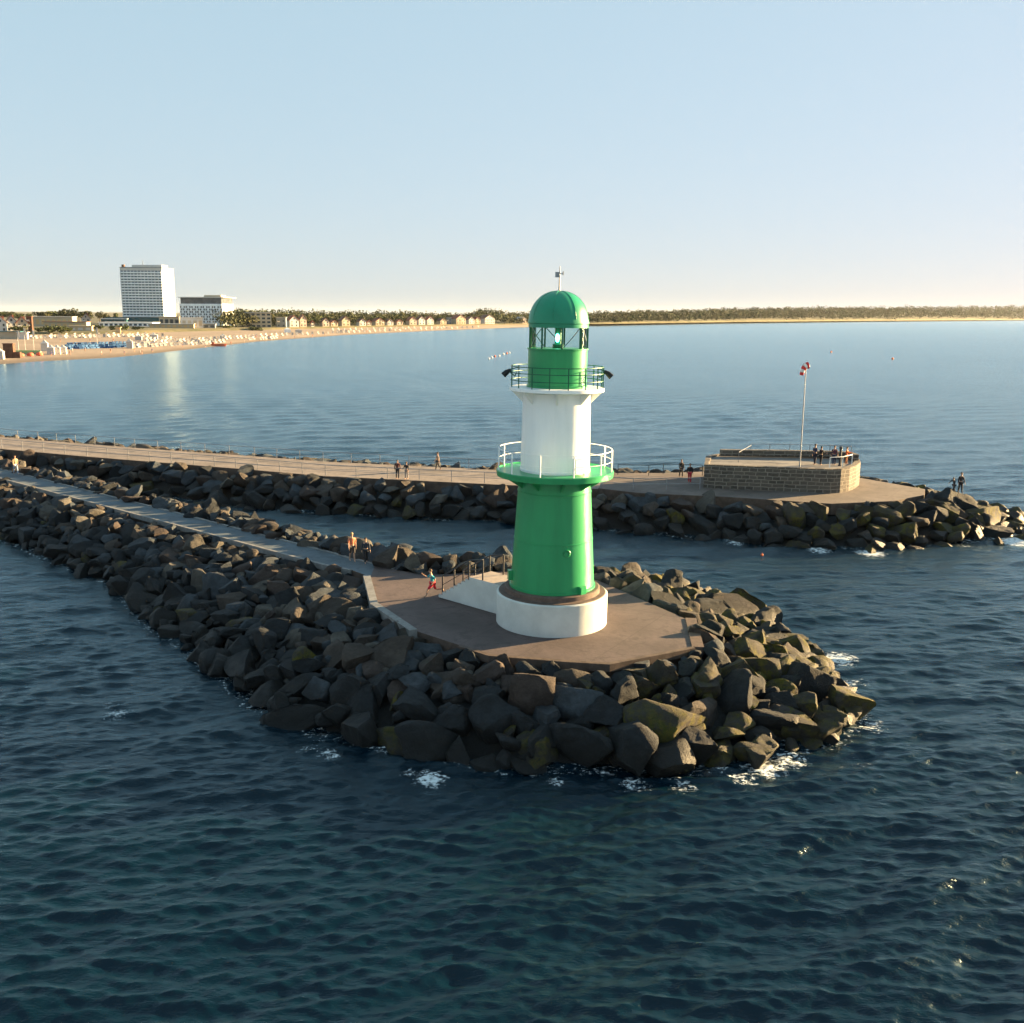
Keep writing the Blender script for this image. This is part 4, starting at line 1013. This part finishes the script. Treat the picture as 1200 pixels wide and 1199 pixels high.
BUSH = [(23, 640, 381.5, 18, 'round, in front of the white villa'), (45, 650, 383, 14, 'left one below the cream pavilion'), (58, 645, 380.5, 16, 'large, below the cream pavilion'), (70, 650, 380.5, 17, 'largest, below the cream pavilion'), (82, 660, 383, 12, 'right one below the cream pavilion'),
        (115, 700, 380, 14, 'dark, left of the blue-white annex'), (134, 720, 381, 13, 'in front of the blue-white annex'), (143, 725, 379.5, 12, 'tall, in front of the blue-white annex'), (162, 735, 382, 14, 'left of the cream terrace building'), (300, 850, 382, 26, 'below the cream apartment block'), (262, 850, 383, 18, 'below the striped hotel'), (245, 845, 384, 14, 'at the striped hotel left foot')]
for px, dep, ty, wp, lab in BUSH: tree(px, dep, ty, wp, 'low green bush ' + lab, gen.choice([M_bush, M_leaf]), 'bushes on the dune', True)

# buildings -----------------------------------------------------
M_wht = paint('white_render', (.56, .545, .52), .8, .06, .2); M_crm = paint('cream_wall', (.45, .38, .28), .8, .08, .2); M_pnk = paint('pinkish_wall', (.46, .38, .32), .8, .08, .2)
M_red_roof = paint('red_tiles', (.22, .075, .05), .85, .2, .5); M_brn_roof = paint('brown_tiles', (.13, .07, .055), .85, .2, .5); M_gry = paint('grey_roof', (.22, .24, .26), .7, .15, .3)
M_teal = paint('teal_cladding', (.015, .085, .10), .4, .2, .3); M_win = paint('window_dark', (.03, .045, .06), .15, .3, .5); M_blue = paint('blue_glazing', (.03, .085, .14), .12, .25, .4); M_bluew = paint('pale_blue_panel', (.84, .88, .90), .6, .1, .3)
M_ochre = paint('ochre_wall', (.58, .40, .20), .8, .1, .3); M_dw = paint('dark_wood', (.09, .045, .03), .8, .3, .8)
def frame(px, dep, rz): q = colpt(px, dep, gz(px, dep)); return q
def house(px0, px1, top_y, dep, rz, label, wallm, roofm, group, flat=False):
    px = (px0 + px1) / 2; q = colpt(px, dep, gz(px, dep) - .3); root = thing('villa', label, 'villa', q, rz, group)
    Wd = (px1 - px0) * dep / F_PX / (abs(math.cos(rz)) + .45 * abs(math.sin(rz))); H = max(6, z_at(q.x, q.y, top_y) - q.z); D_ = Wd * .9; eh = H * (.62 if not flat else .94); w2, d2 = Wd / 2, D_ / 2
    mb = MB(); mb.add([(-w2, -d2, 0), (w2, -d2, 0), (w2, -d2, eh), (0, -d2, H - .3), (-w2, -d2, eh), (-w2, d2, 0), (w2, d2, 0), (w2, d2, eh), (0, d2, H - .3), (-w2, d2, eh)] if not flat else
                      [(-w2, -d2, 0), (w2, -d2, 0), (w2, -d2, eh), (0, -d2, eh), (-w2, -d2, eh), (-w2, d2, 0), (w2, d2, 0), (w2, d2, eh), (0, d2, eh), (-w2, d2, eh)],
                      [(0, 1, 2, 3, 4), (9, 8, 7, 6, 5), (1, 6, 7, 2), (5, 0, 4, 9), (2, 7, 8, 3), (3, 8, 9, 4)]); mb.build('wall', wallm, root, world=False)
    mb = MB()
    if flat: mb.box((0, 0, eh + .25), (Wd + .8, D_ + .8, .5))
    else:
        ov = .5
        for sg in (-1, 1):
            a = [(0, -d2 - ov, H), (sg * (w2 + ov), -d2 - ov, eh - ov * .9), (sg * (w2 + ov), d2 + ov, eh - ov * .9), (0, d2 + ov, H)]; b_ = [(x, y, z + .35) for x, y, z in a]
            mb.add(a + b_, [(0, 1, 2, 3), (7, 6, 5, 4), (0, 4, 5, 1), (1, 5, 6, 2), (2, 6, 7, 3), (3, 7, 4, 0)])
    rf = mb.build('roof', roofm, root, world=False)
    if not flat: mb = MB(); mb.box((w2 * .45, d2 * .3, H * .93), (.9, .9, H * .22)); mb.build('chimney', M_red_roof, rf, world=False)
    fl = max(2, int(eh / 3.1)); nb_ = max(2, int(Wd / 3.2))
    for f_ in range(fl):
        for k in range(nb_):
            x = -w2 + Wd * (k + .5) / nb_; mb = MB(); mb.box((x, -d2 - .02, 1.9 + f_ * (eh - .6) / fl), (1.15, .12, 1.6)); wn = mb.build('window', M_win, root, world=False)
            if f_ and k % 2 == 0: mb = MB(); mb.box((x, -d2 - .5, 1.0 + f_ * (eh - .6) / fl), (2.2, .95, .16)); mb.box((x, -d2 - .93, 1.5 + f_ * (eh - .6) / fl), (2.2, .08, .9)); mb.build('balcony', M_wht, wn, world=False)
    if not flat: mb = MB(); mb.box((0, -d2 - .02, eh + (H - eh) * .3), (1.3, .12, 1.4)); mb.build('window', M_win, root, world=False)
    return root
VIL = [(337, 349, 370, 'white', 'red', 'tall white villa with twin bays, first right of the blue house'), (350, 358.5, 369, 'pink', 'brown', 'narrow gabled villa right beside the tall white one'), (325, 336, 371.5, 'blue', 'grey', 'dark blue-grey house right of the cream apartment block'), (364, 368, 377, 'white', 'red', 'tiny white hut with red roof between villas'),
       (376, 385, 373, 'pink', 'brown', 'pinkish villa right of the tiny hut'), (385.5, 395, 375.5, 'cream', 'red', 'low villa with a bright red roof'), (398, 409, 371, 'cream', 'brown', 'tall cream villa right of the red roofed one'), (419, 428, 373.5, 'white', 'brown', 'white gabled villa standing apart in the trees'), (429, 434.5, 376, 'pink', 'red', 'small low villa right of the isolated white one'),
       (437, 449, 373, 'cream', 'red', 'broad cream villa in the middle of the row'), (452, 460, 374, 'white', 'brown', 'white villa right of the broad cream one'), (463, 471, 374.5, 'pink', 'red', 'short pink villa before a gap of trees'), (477, 487, 371.5, 'pink', 'red', 'first of three tall gabled villas past the middle'), (488, 497, 370.5, 'white', 'brown', 'second of three tall gabled villas past the middle'),
       (498, 507, 371, 'white', 'red', 'third of three tall gabled villas past the middle'), (513, 522, 373, 'cream', 'brown', 'cream villa left of the bluish house'), (523, 529, 372, 'blue', 'grey', 'bluish shaded house left of the large apartment villa'), (530, 544, 369, 'cream', 'red', 'large apartment villa with red roof'), (546.5, 555, 371, 'white', 'brown', 'pale villa under the tall trees, left of a pair'), (554.5, 562, 371.5, 'cream', 'red', 'cream villa in the pair left of the rightmost large villa'), (563, 577.5, 369, 'white', 'brown', 'rightmost large white villa under the tall tree clump'), (604, 616, 371.5, 'pink', 'grey', 'lone pale building in the trees close to the lighthouse')]
WM = dict(white=M_wht, pink=M_pnk, cream=M_crm, blue=paint('slate_wall', (.12, .16, .20), .7, .1, .3)); RM = dict(red=M_red_roof, brown=M_brn_roof, grey=M_gry)
for x0, x1, ty, wm, rm, lab in VIL:
    dep = dune_d((x0 + x1) / 2) + 22; house(x0, x1, ty, dep, R(38 if wm != 'blue' else 5), lab, WM[wm], RM[rm], 'seafront villas', wm == 'blue')
house(-6, 9, 371, 640, R(25), 'white villa with dark roof at the left picture edge', M_wht, M_brn_roof, None)
house(8, 20, 370, 655, R(32), 'white gabled villa beside the one at the left edge', M_wht, M_brn_roof, None)
house(20, 33, 371.5, 650, R(30), 'cream villa with a pale front and reddish roof, left of a tall dark chimney house', M_crm, M_red_roof, None)
house(33, 39, 370.5, 660, R(10), 'narrow dark timber house left of the cream pavilion', M_dw, M_brn_roof, None, True)
house(97, 107, 367.5, 900, R(20), 'house with a bright red roof left of the hotels', M_pnk, M_red_roof, None)

def block(name, label, cat, px, dep, rz): q = colpt(px, dep, gz(px, dep) - .4); return thing(name, label, cat, q, rz), q
# tower hotel: lit narrow end to the right, balconied long side towards the viewer
D1 = 1000; root, q = block('hotel_tower', 'tall white slab hotel with rows of blue balconies', 'hotel', 177.5, D1, R(-1)); k1 = D1 / F_PX
H = z_at(q.x, q.y, 314) - q.z; ph = z_at(q.x, q.y, 372) - q.z; Wf_ = 47 * k1 * 1.02; Dp = 15 * k1 / .40; cx_ = -(15 * k1) / 2
mb = MB(); mb.box((cx_, Dp / 2, (H + ph) / 2), (Wf_, Dp, H - ph)); mb.build('wall', M_wht, root, world=False)
NF = 17; fh = (H - ph - 3.2) / NF
for i in range(NF):
    z = ph + 1.4 + fh * i; mb = MB(); mb.box((cx_, -.06, z + 1.0), (Wf_ - 1, .14, fh * .55)); wb_ = mb.build('window_band', M_blue, root, world=False)
    mb = MB(); mb.box((cx_, -.75, z - fh * .3), (Wf_ - .4, 1.5, .2)); mb.box((cx_, -1.46, z + .02), (Wf_ - .4, .08, fh * .42))
    for k in range(13): mb.box((cx_ - Wf_ / 2 + .2 + (Wf_ - .4) * k / 12, -.75, z + fh * .2), (.14, 1.35, fh * .8))
    mb.build('balcony', M_bluew, root, world=False)
    mb = MB(); mb.box((cx_ + Wf_ / 2 + .05, 3.6, z + .5), (.14, 2.4, fh * .42)); mb.build('end_window', M_win, root, world=False)
mb = MB(); mb.box((cx_, Dp / 2, H + .3), (Wf_ + .8, Dp + .8, .8)); rf = mb.build('roof', M_gry, root, world=False)
mb = MB(); mb.box((cx_ + 3, Dp / 2, H + 2.0), (Wf_ * .72, Dp * .5, 2.6)); mb.build('penthouse', M_wht, rf, world=False); mb = MB(); mb.box((cx_ - Wf_ / 2 + 2.4, 3, H + 1.9), (2.4, 3, 2.6)); mb.build('lift_housing', M_dw, rf, world=False)
mb = MB(); mb.tube([(cx_, 6, H + 3), (cx_, 6, H + 7.5)], .25, 6); mb.build('mast', M_galv, rf, world=False)
mb = MB(); mb.box((cx_ - 6, Dp / 2 - 3, ph / 2), (Wf_ + 16, Dp + 14, ph - .1)); mb.build('podium', M_teal, root, world=False)
# striped hotel
M_hw = paint('hotel_glass', (.10, .115, .13), .2, .25, .3)
D2 = 930; root, q = block('striped_hotel', 'shorter hotel with white vertical stripes and a glazed top floor', 'hotel', 245, D2, R(-4)); k2 = D2 / F_PX
H = z_at(q.x, q.y, 349) - q.z; Wf_ = 50 * k2; Dp = 16 * k2 / .42; cx_ = -(16 * k2) / 2; Ht = H * .79
mb = MB(); mb.box((cx_, Dp / 2, Ht / 2), (Wf_, Dp, Ht)); mb.build('wall', M_bluew, root, world=False)
for k in range(15):
    x = cx_ - Wf_ / 2 + Wf_ * (k + .5) / 15; mb = MB()
    for f_ in range(7): mb.box((x + (.35 if (f_ + k) % 2 else -.35), -.05, 4.2 + f_ * (Ht - 5) / 7), (1.25, .12, (Ht - 5) / 7 * .72))
    mb.build('window_strip', M_hw, root, world=False)
    mb = MB(); mb.box((x + Wf_ / 30, -.22, Ht / 2), (.3, .45, Ht - .4)); mb.build('fin', M_bluew, root, world=False)
mb = MB(); mb.box((cx_, Dp / 2, (Ht + H) / 2), (Wf_ - 1.6, Dp - 1.6, H - Ht)); mb.build('top_floor', M_hw, root, world=False)
for k in range(9): mb = MB(); mb.box((cx_ + Wf_ / 2 + .06, 1.5 + k * Dp / 9, Ht * .5), (.12, .5, Ht * .9)); mb.build('end_fin', M_crm, root, world=False)
mb = MB(); mb.box((cx_ + .8, Dp / 2, H + .35), (Wf_ + 3, Dp + 3, .7)); mb.build('roof', M_wht, root, world=False)
mb = MB(); mb.box((cx_ + Wf_ * .2, Dp * .5, H + 1.6), (Wf_ * .4, Dp * .4, 2)); mb.build('plant_room', M_crm, root, world=False)
# low buildings round the hotels
def low(name, label, cat, px0, px1, top_y, dep, wallm, winm, roofm, rz=R(8), floors=1):
    px = (px0 + px1) / 2; root, q = block(name, label, cat, px, dep, rz); Wd = (px1 - px0) * dep / F_PX; H = max(3.5, z_at(q.x, q.y, top_y) - q.z); D_ = min(22, Wd * .5)
    mb = MB(); mb.box((0, D_ / 2, H / 2), (Wd, D_, H)); mb.build('wall', wallm, root, world=False)
    mb = MB(); mb.box((0, D_ / 2, H + .2), (Wd + 1.2, D_ + 1.6, .4)); mb.build('roof', roofm, root, world=False)
    for f_ in range(floors):
        n = max(2, int(Wd / 4))
        for k in range(n):
            mb = MB(); mb.box((-Wd / 2 + Wd * (k + .5) / n, -.03, H * (f_ + .5) / floors), (Wd / n * .62, .12, H / floors * .5)); mb.build('window', winm, root, world=False)
    return root
low('annex', 'flat blue-white glazed annex in front of the tower hotel', 'building', 118, 178, 380, 860, M_bluew, M_blue, M_bluew, R(4))
low('annex', 'teal roofed low annex left of the tower hotel', 'building', 120, 146, 374, 930, M_teal, M_win, M_bluew, R(4))
low('terrace_building', 'long cream terrace building right of the tower hotel foot', 'building', 177, 226, 380.5, 815, M_crm, M_ochre, M_wht, R(14))
low('pavilion', 'cream upper pavilion above the long terrace building', 'building', 188, 210, 371.5, 900, M_crm, M_win, M_crm, R(14))
low('glass_pavilion', 'white rounded pavilion between the terrace and the striped hotel', 'building', 214, 238, 372.5, 830, M_wht, M_crm, M_wht, R(20))
low('annex', 'small grey annex at the foot of the striped hotel', 'building', 232, 252, 380, 838, M_gry, M_win, M_gry, R(10))
low('pavilion', 'long cream pavilion with white flat roof left of the hotels', 'building', 38, 84, 371.5, 820, M_crm, M_ochre, M_wht, R(12))
low('pavilion', 'brown roofed pavilion below the long cream one', 'building', 54, 100, 377.5, 760, M_crm, M_ochre, M_brn_roof, R(12))
low('beach_house', 'small cream building right end of the bush row', 'building', 82, 107, 383, 690, M_crm, M_wht, M_crm, R(12))
low('apartment_block', 'cream apartment block with bay fronts, left of the blue house', 'building', 289, 318, 366.5, 900, M_crm, M_win, M_wht, R(14), 4)
low('kiosk', 'little ochre kiosk on the dune left of the annex bushes', 'kiosk', 136, 141, 384, 680, M_ochre, M_crm, M_crm)
low('kiosk', 'green-roofed beach cabin below the left edge villa', 'kiosk', 0, 22, 389, 560, M_crm, M_win, M_teal)
low('kiosk', 'white cabin beside the green-roofed beach cabin', 'kiosk', 21, 31, 390, 560, M_wht, M_crm, M_wht)

# beach furniture -----------------------------------------------------
def chair_mesh(name, hood, body):
    mb = MB(); w_ = .68
    prof = [(-.75, 0), (.55, 0), (.72, .95), (.62, 1.75), (.28, 2.05), (-.32, 1.95), (-.30, 1.80), (.25, 1.70), (.30, .75), (-.70, .62)]
    n = len(prof); mb.add([(-w_, y, z) for y, z in prof] + [(w_, y, z) for y, z in prof], [tuple(range(n)), tuple(range(2 * n - 1, n - 1, -1))] + [(i, n + i, n + (i + 1) % n, (i + 1) % n) for i in range(n)])
    mb.m = [0, 0] + [1 if i in (2, 3, 4, 6) else 0 for i in range(n)]
    for sx in (-.74, .62): mb.box((sx + .06, -.2, .75), (.14, 1.0, .2))
    me_o = mb.build(name, [body, hood]); me = me_o.data; bpy.data.objects.remove(me_o); return me
M_b1 = paint('blue_canvas', (.045, .13, .29), .8, .2, .2); M_b2 = paint('navy_canvas', (.03, .06, .22), .8, .2, .2); M_w1 = paint('white_canvas', (.46, .445, .43), .8, .1, .2); M_wk = paint('wicker', (.2, .15, .1), .8, .2, 1); M_r1 = paint('coral_canvas', (.55, .12, .07), .8, .2, .2)
CH = dict(blue=chair_mesh('beach_chair', M_b1, M_b1), navy=chair_mesh('beach_chair', M_b2, M_w1), white=chair_mesh('beach_chair', M_w1, M_w1), wicker=chair_mesh('beach_chair', M_wk, M_w1), red=chair_mesh('beach_chair', M_r1, M_w1))
def chairs(kind, lst, label, group):
    for (px, py) in lst:
        q = beach(px + gen.uniform(-.5, .5), py + gen.uniform(-.35, .35)); o = bpy.data.objects.new('beach_chair', CH[kind]); C.objects.link(o); o.location = q; o.rotation_euler = (0, 0, gen.uniform(.4, 1.2)); o.scale = (1.0,) * 3
        tag(o, label, 'beach chair', group)
def rowpts(x0, y0, x1, y1, n): return [(x0 + (x1 - x0) * i / (n - 1), y0 + (y1 - y0) * i / (n - 1)) for i in range(n)]
chairs('blue', rowpts(77, 409.2, 145, 407.2, 18) + rowpts(79, 406.8, 145, 404.8, 17), 'bright blue hooded beach chair in the dense block left of the white kiosk', 'blue beach chairs')
chairs('navy', rowpts(156, 407.2, 176, 406, 9) + rowpts(157, 404.6, 174, 404, 7) + rowpts(178, 406.4, 192, 405, 4) + rowpts(224, 404.5, 232, 404, 4) + rowpts(237, 403.6, 250, 402.6, 4), 'navy hooded beach chair right of the white kiosk', 'navy beach chairs')
chairs('white', rowpts(180, 402.5, 296, 395.5, 27) + rowpts(200, 405.4, 262, 401.2, 13) + rowpts(172, 399.5, 200, 398, 7), 'white hooded beach chair in the long pale rows right of the kiosk', 'white beach chairs')
chairs('wicker', rowpts(36, 396.6, 190, 394.2, 28) + rowpts(60, 394.4, 180, 392.6, 14), 'small pale wicker beach chair in the upper rows near the dune', 'upper beach chairs')
chairs('white', rowpts(300, 394.5, 560, 383.8, 44) + rowpts(390, 387.3, 520, 384.2, 20), 'tiny white beach chair in the far rows below the villas', 'far beach chairs')
chairs('navy', rowpts(396, 390, 406, 389.4, 4) + rowpts(292, 398.5, 297, 398, 3), 'dark beach chair in a short far cluster', 'dark far beach chairs')
chairs('red', rowpts(305, 398, 324, 396.5, 7), 'reddish beach chair in the short red row below the villas', 'red beach chairs')
def small(name, label, cat, px, py, mb, mats, group=None, s=1): 
    q = beach(px, py); o = mb.build(name, mats, smooth=50); o.location = q; o.scale = (s, s, s); o.rotation_euler = (0, 0, R(12)); return tag(o, label, cat, group)
# marquees
def tent(px, py, wd, h, label, mat=M_w1):
    q = beach(px, py); root = thing('tent', label, 'tent', q, R(15)); w2 = wd / 2
    mb = MB(); mb.box((0, 0, h * .32), (wd, wd, h * .64)); mb.build('side_wall', mat, root, world=False)
    mb = MB(); e = w2 + .25; z = h * .645; mb.add([(-e, -e, z), (e, -e, z), (e, e, z), (-e, e, z), (-e * .4, -e * .4, z + h * .14), (e * .4, -e * .4, z + h * .14), (e * .4, e * .4, z + h * .14), (-e * .4, e * .4, z + h * .14), (0, 0, h)],
        [(3, 2, 1, 0), (0, 1, 5, 4), (1, 2, 6, 5), (2, 3, 7, 6), (3, 0, 4, 7), (4, 5, 8), (5, 6, 8), (6, 7, 8), (7, 4, 8)]); mb.build('roof', mat, root, world=False)
tent(58, 415.5, 2.7, 4.0, 'leftmost of the three joined white beach marquees'); tent(65, 415.2, 2.7, 3.9, 'middle one of the three joined white beach marquees'); tent(72, 414.9, 2.7, 3.9, 'rightmost of the three joined white beach marquees')
tent(51, 411.5, 2.6, 5.0, 'pointed white tent standing behind the joined marquees'); tent(-3, 421, 2.8, 4.2, 'white tent cut by the left picture edge'); tent(151, 408.3, 2.6, 4.8, 'white pointed kiosk tent between the blue and navy chairs'); tent(162, 398.6, 3.6, 3.2, 'white boxy tent above the navy chairs'); tent(180, 397.6, 4.2, 3.8, 'wide white tent on the upper beach'); tent(261, 397.2, 3.6, 3.2, 'small white tent above the red boat'); tent(337, 389.6, 5, 4, 'bluish white tent below the tall white villa', M_bluew); tent(350, 390.4, 5, 3.6, 'small white tent on the beach below the narrow gabled villa')
q = beach(9, 419.5); root = thing('beach_tower', 'dark brown box-like wooden beach structure by the left edge', 'hut', q, R(12))
mb = MB(); mb.box((0, 0, 2.6), (3.4, 3.2, 5.2)); mb.build('wall', M_dw, root, world=False); mb = MB(); mb.box((0, 0, 5.3), (3.8, 3.6, .25)); mb.build('roof', M_brn_roof, root, world=False)
mb = MB(); mb.box((2.8, -.2, 1.1), (2.2, 2.4, 2.2)); mb.build('side_room', M_dw, root, world=False)
mb = MB(); q = beach(28, 414.5); M_lime = paint('lime_mat', (.45, .52, .22), .8, .15, .3); mb.box((0, 0, .45), (11, 3.6, .9)); mb.box((0, 0, 1.1), (11.4, .2, .5)); mb.box((0, -1.8, .9), (11.4, .15, .3)); o = mb.build('stage', M_lime); o.location = q; o.rotation_euler = (0, 0, R(10)); tag(o, 'low lime-green stage on the beach beside the dark structure', 'stage')
for i, (px, py) in enumerate([(22, 418.3), (33, 417.6), (44, 417)]):
    mb = MB(); mb.lathe([(.2, 0), (1.2, .15), (1.35, .7), (1.0, 1.25), (.3, 1.4)], 10); small('inflatable', ['leftmost', 'middle', 'rightmost'][i] + ' orange inflatable buoy along the water front by the lime stage', 'inflatable', px, py, mb, M_r1)
for i, (px, py, h) in enumerate([(20, 413, 9), (28, 412.5, 10), (38, 412, 9), (113, 408, 9.5)]):
    q = beach(px, py); root = thing('flag_pole', ['leftmost pale flag pole by the dark beach structure', 'tall pale flag pole over the lime stage', 'right-hand pale flag pole over the lime stage', 'lone white flag pole among the blue chairs'][i], 'flag pole', q)
    mb = MB(); mb.tube([(0, 0, 0), (0, 0, h)], [.12, .07], 6); mb.build('pole', M_w1, root, world=False); mb = MB(); mb.box((.35, 0, h - 1.6), (.6, .05, 2.8)); mb.build('flag', M_w1, root, world=False)
mb = MB(); hull = [(-2.6, -.6), (1.6, -.7), (3.0, 0), (1.6, .7), (-2.6, .6)]
vs = [(x * .85, y * .7, .0) for x, y in hull] + [(x, y, .8) for x, y in hull] + [(x * .85, y * .72, .8) for x, y in hull] + [(x * .75, y * .55, .25) for x, y in hull]; n = 5
mb.add(vs, [tuple(range(4, -1, -1))] + [(i, (i + 1) % n, n + (i + 1) % n, n + i) for i in range(n)] + [(n + i, n + (i + 1) % n, 2 * n + (i + 1) % n, 2 * n + i) for i in range(n)] + [(2 * n + i, 2 * n + (i + 1) % n, 3 * n + (i + 1) % n, 3 * n + i) for i in range(n)] + [tuple(range(15, 20))])
mb.box((-.4, 0, .65), (.3, 1.0, .1)); mb.box((-1.8, 0, 1.1), (.9, .8, .6)); small('boat', 'small red boat pulled up at the water edge below the striped hotel', 'boat', 255, 408, mb, M_r1, None, 1.5)
# distant bathers: small figures standing on the sand
def bather(mat):
    mb = MB(); mb.tube([(-.12, 0, 0), (-.11, 0, .45), (-.09, 0, .85)], [.05, .07, .09], 6); mb.tube([(.14, -.1, 0), (.12, -.03, .45), (.09, 0, .85)], [.05, .07, .09], 6)
    mb.tube([(0, 0, .8), (0, 0, 1.1), (0, 0, 1.4), (0, 0, 1.5)], [.16, .14, .19, .06], 8, 1); mb.tube([(-.2, 0, 1.42), (-.27, .02, 1.1), (-.24, -.06, .85)], [.06, .045, .04], 5); mb.tube([(.2, 0, 1.42), (.28, -.03, 1.1), (.25, -.12, .9)], [.06, .045, .04], 5)
    mb.tube([(0, 0, 1.48), (0, 0, 1.58), (0, -.01, 1.68), (0, 0, 1.76)], [.05, .09, .10, .05], 8)
    o = mb.build('person', [paint('skin_0.38', SK2, .6, .06), mat], smooth=60); me = o.data; bpy.data.objects.remove(o); return me
BM = [bather(M_b2), bather(M_r1), bather(M_w1), bather(M_dw)]
BP = [(58, 417.5), (80, 416.5), (117, 416), (128, 413.5), (144, 415.8), (156, 412.5), (163, 415.6), (165, 415), (177, 413.2), (190, 400), (205, 399), (222, 397.3), (240, 409.3), (270, 404.5), (286, 402), (310, 399.4), (345, 396.3), (366, 394.9), (370, 394.6), (380, 393.2), (418, 390.6), (430, 390), (447, 389.4), (462, 388.5), (475, 387.9), (490, 387.2), (83, 413), (98, 412), (105, 401), (132, 400.6), (52, 403), (70, 401), (213, 406.9), (300, 396), (328, 395.4)]
for i, (px, py) in enumerate(BP):
    o = bpy.data.objects.new('person', BM[i % 4]); C.objects.link(o); o.location = beach(px, py); o.rotation_euler = (0, 0, gen.uniform(0, 6)); o.scale = (1.05,) * 3
    tag(o, 'tiny distant person standing on the sand', 'person', 'distant people on the beach')
# buoys and gulls on the water, plus one shape for a glint
M_or = paint('orange_buoy', (.65, .12, .03), .5, .1)
for px, py, lab in [(974, 413, 'tiny orange buoy left of a second one, beyond the bastion'), (1046, 421, 'tiny orange buoy right and nearer, beyond the bastion'), (893, 651, 'small reddish shape standing in for a glint between the breakwaters')]:  # the last is an orange shape put in for a reddish glint
    mb = MB(); mb.lathe([(.05, -.3), (.4, -.1), (.5, .2), (.35, .5), (.08, .6), (.06, .95)], 12); o = mb.build('buoy', M_or, smooth=50); q = P(px, py, .05); o.location = q; o.scale = (.22,) * 3 if py > 600 else (1,) * 3; tag(o, lab, 'buoy')
mb = MB(); mb.lathe([(.05, -.3), (.45, -.1), (.6, .2), (.45, .6), (.1, .75), (.06, 1.1)], 12); bo = mb.build('buoy', M_wf, smooth=50); bme = bo.data; bpy.data.objects.remove(bo)
for i, (px, py) in enumerate([(573, 421), (576.5, 419.5), (580, 418), (585, 417.6), (590, 415.5), (594, 414.5), (597, 414)]):
    o = bpy.data.objects.new('buoy', bme); C.objects.link(o); o.location = P(px, py, .05); o.scale = (.75,) * 3; o.material_slots[0].link = 'OBJECT'; o.material_slots[0].material = [M_wf, M_wf, M_or][i % 3]
    tag(o, ['nearest buoy', 'second nearest buoy', 'third nearest buoy', 'middle buoy', 'third farthest buoy', 'second farthest buoy', 'farthest buoy'][i] + ' in the short pale line left of the lighthouse gallery', 'buoy', 'line of floating buoys')

# ------------------------------------------------------------------ air
mb = MB(); mb.box((0, 0, 47), (40000, 40000, 102)); hz_m = bpy.data.materials.new('haze_air'); hz_m.use_nodes = True; nt = hz_m.node_tree
for n_ in list(nt.nodes):
    if n_.type == 'BSDF_PRINCIPLED': nt.nodes.remove(n_)
pv_ = nt.nodes.new('ShaderNodeVolumePrincipled'); pv_.inputs['Color'].default_value = (.88, .93, .97, 1); pv_.inputs['Density'].default_value = .000014; pv_.inputs['Anisotropy'].default_value = .2
nt.links.new(pv_.outputs[0], nt.nodes['Material Output'].inputs['Volume'])
o = mb.build('haze', hz_m); tag(o, 'thin pale evening haze over the bay', 'haze', None, 'stuff')
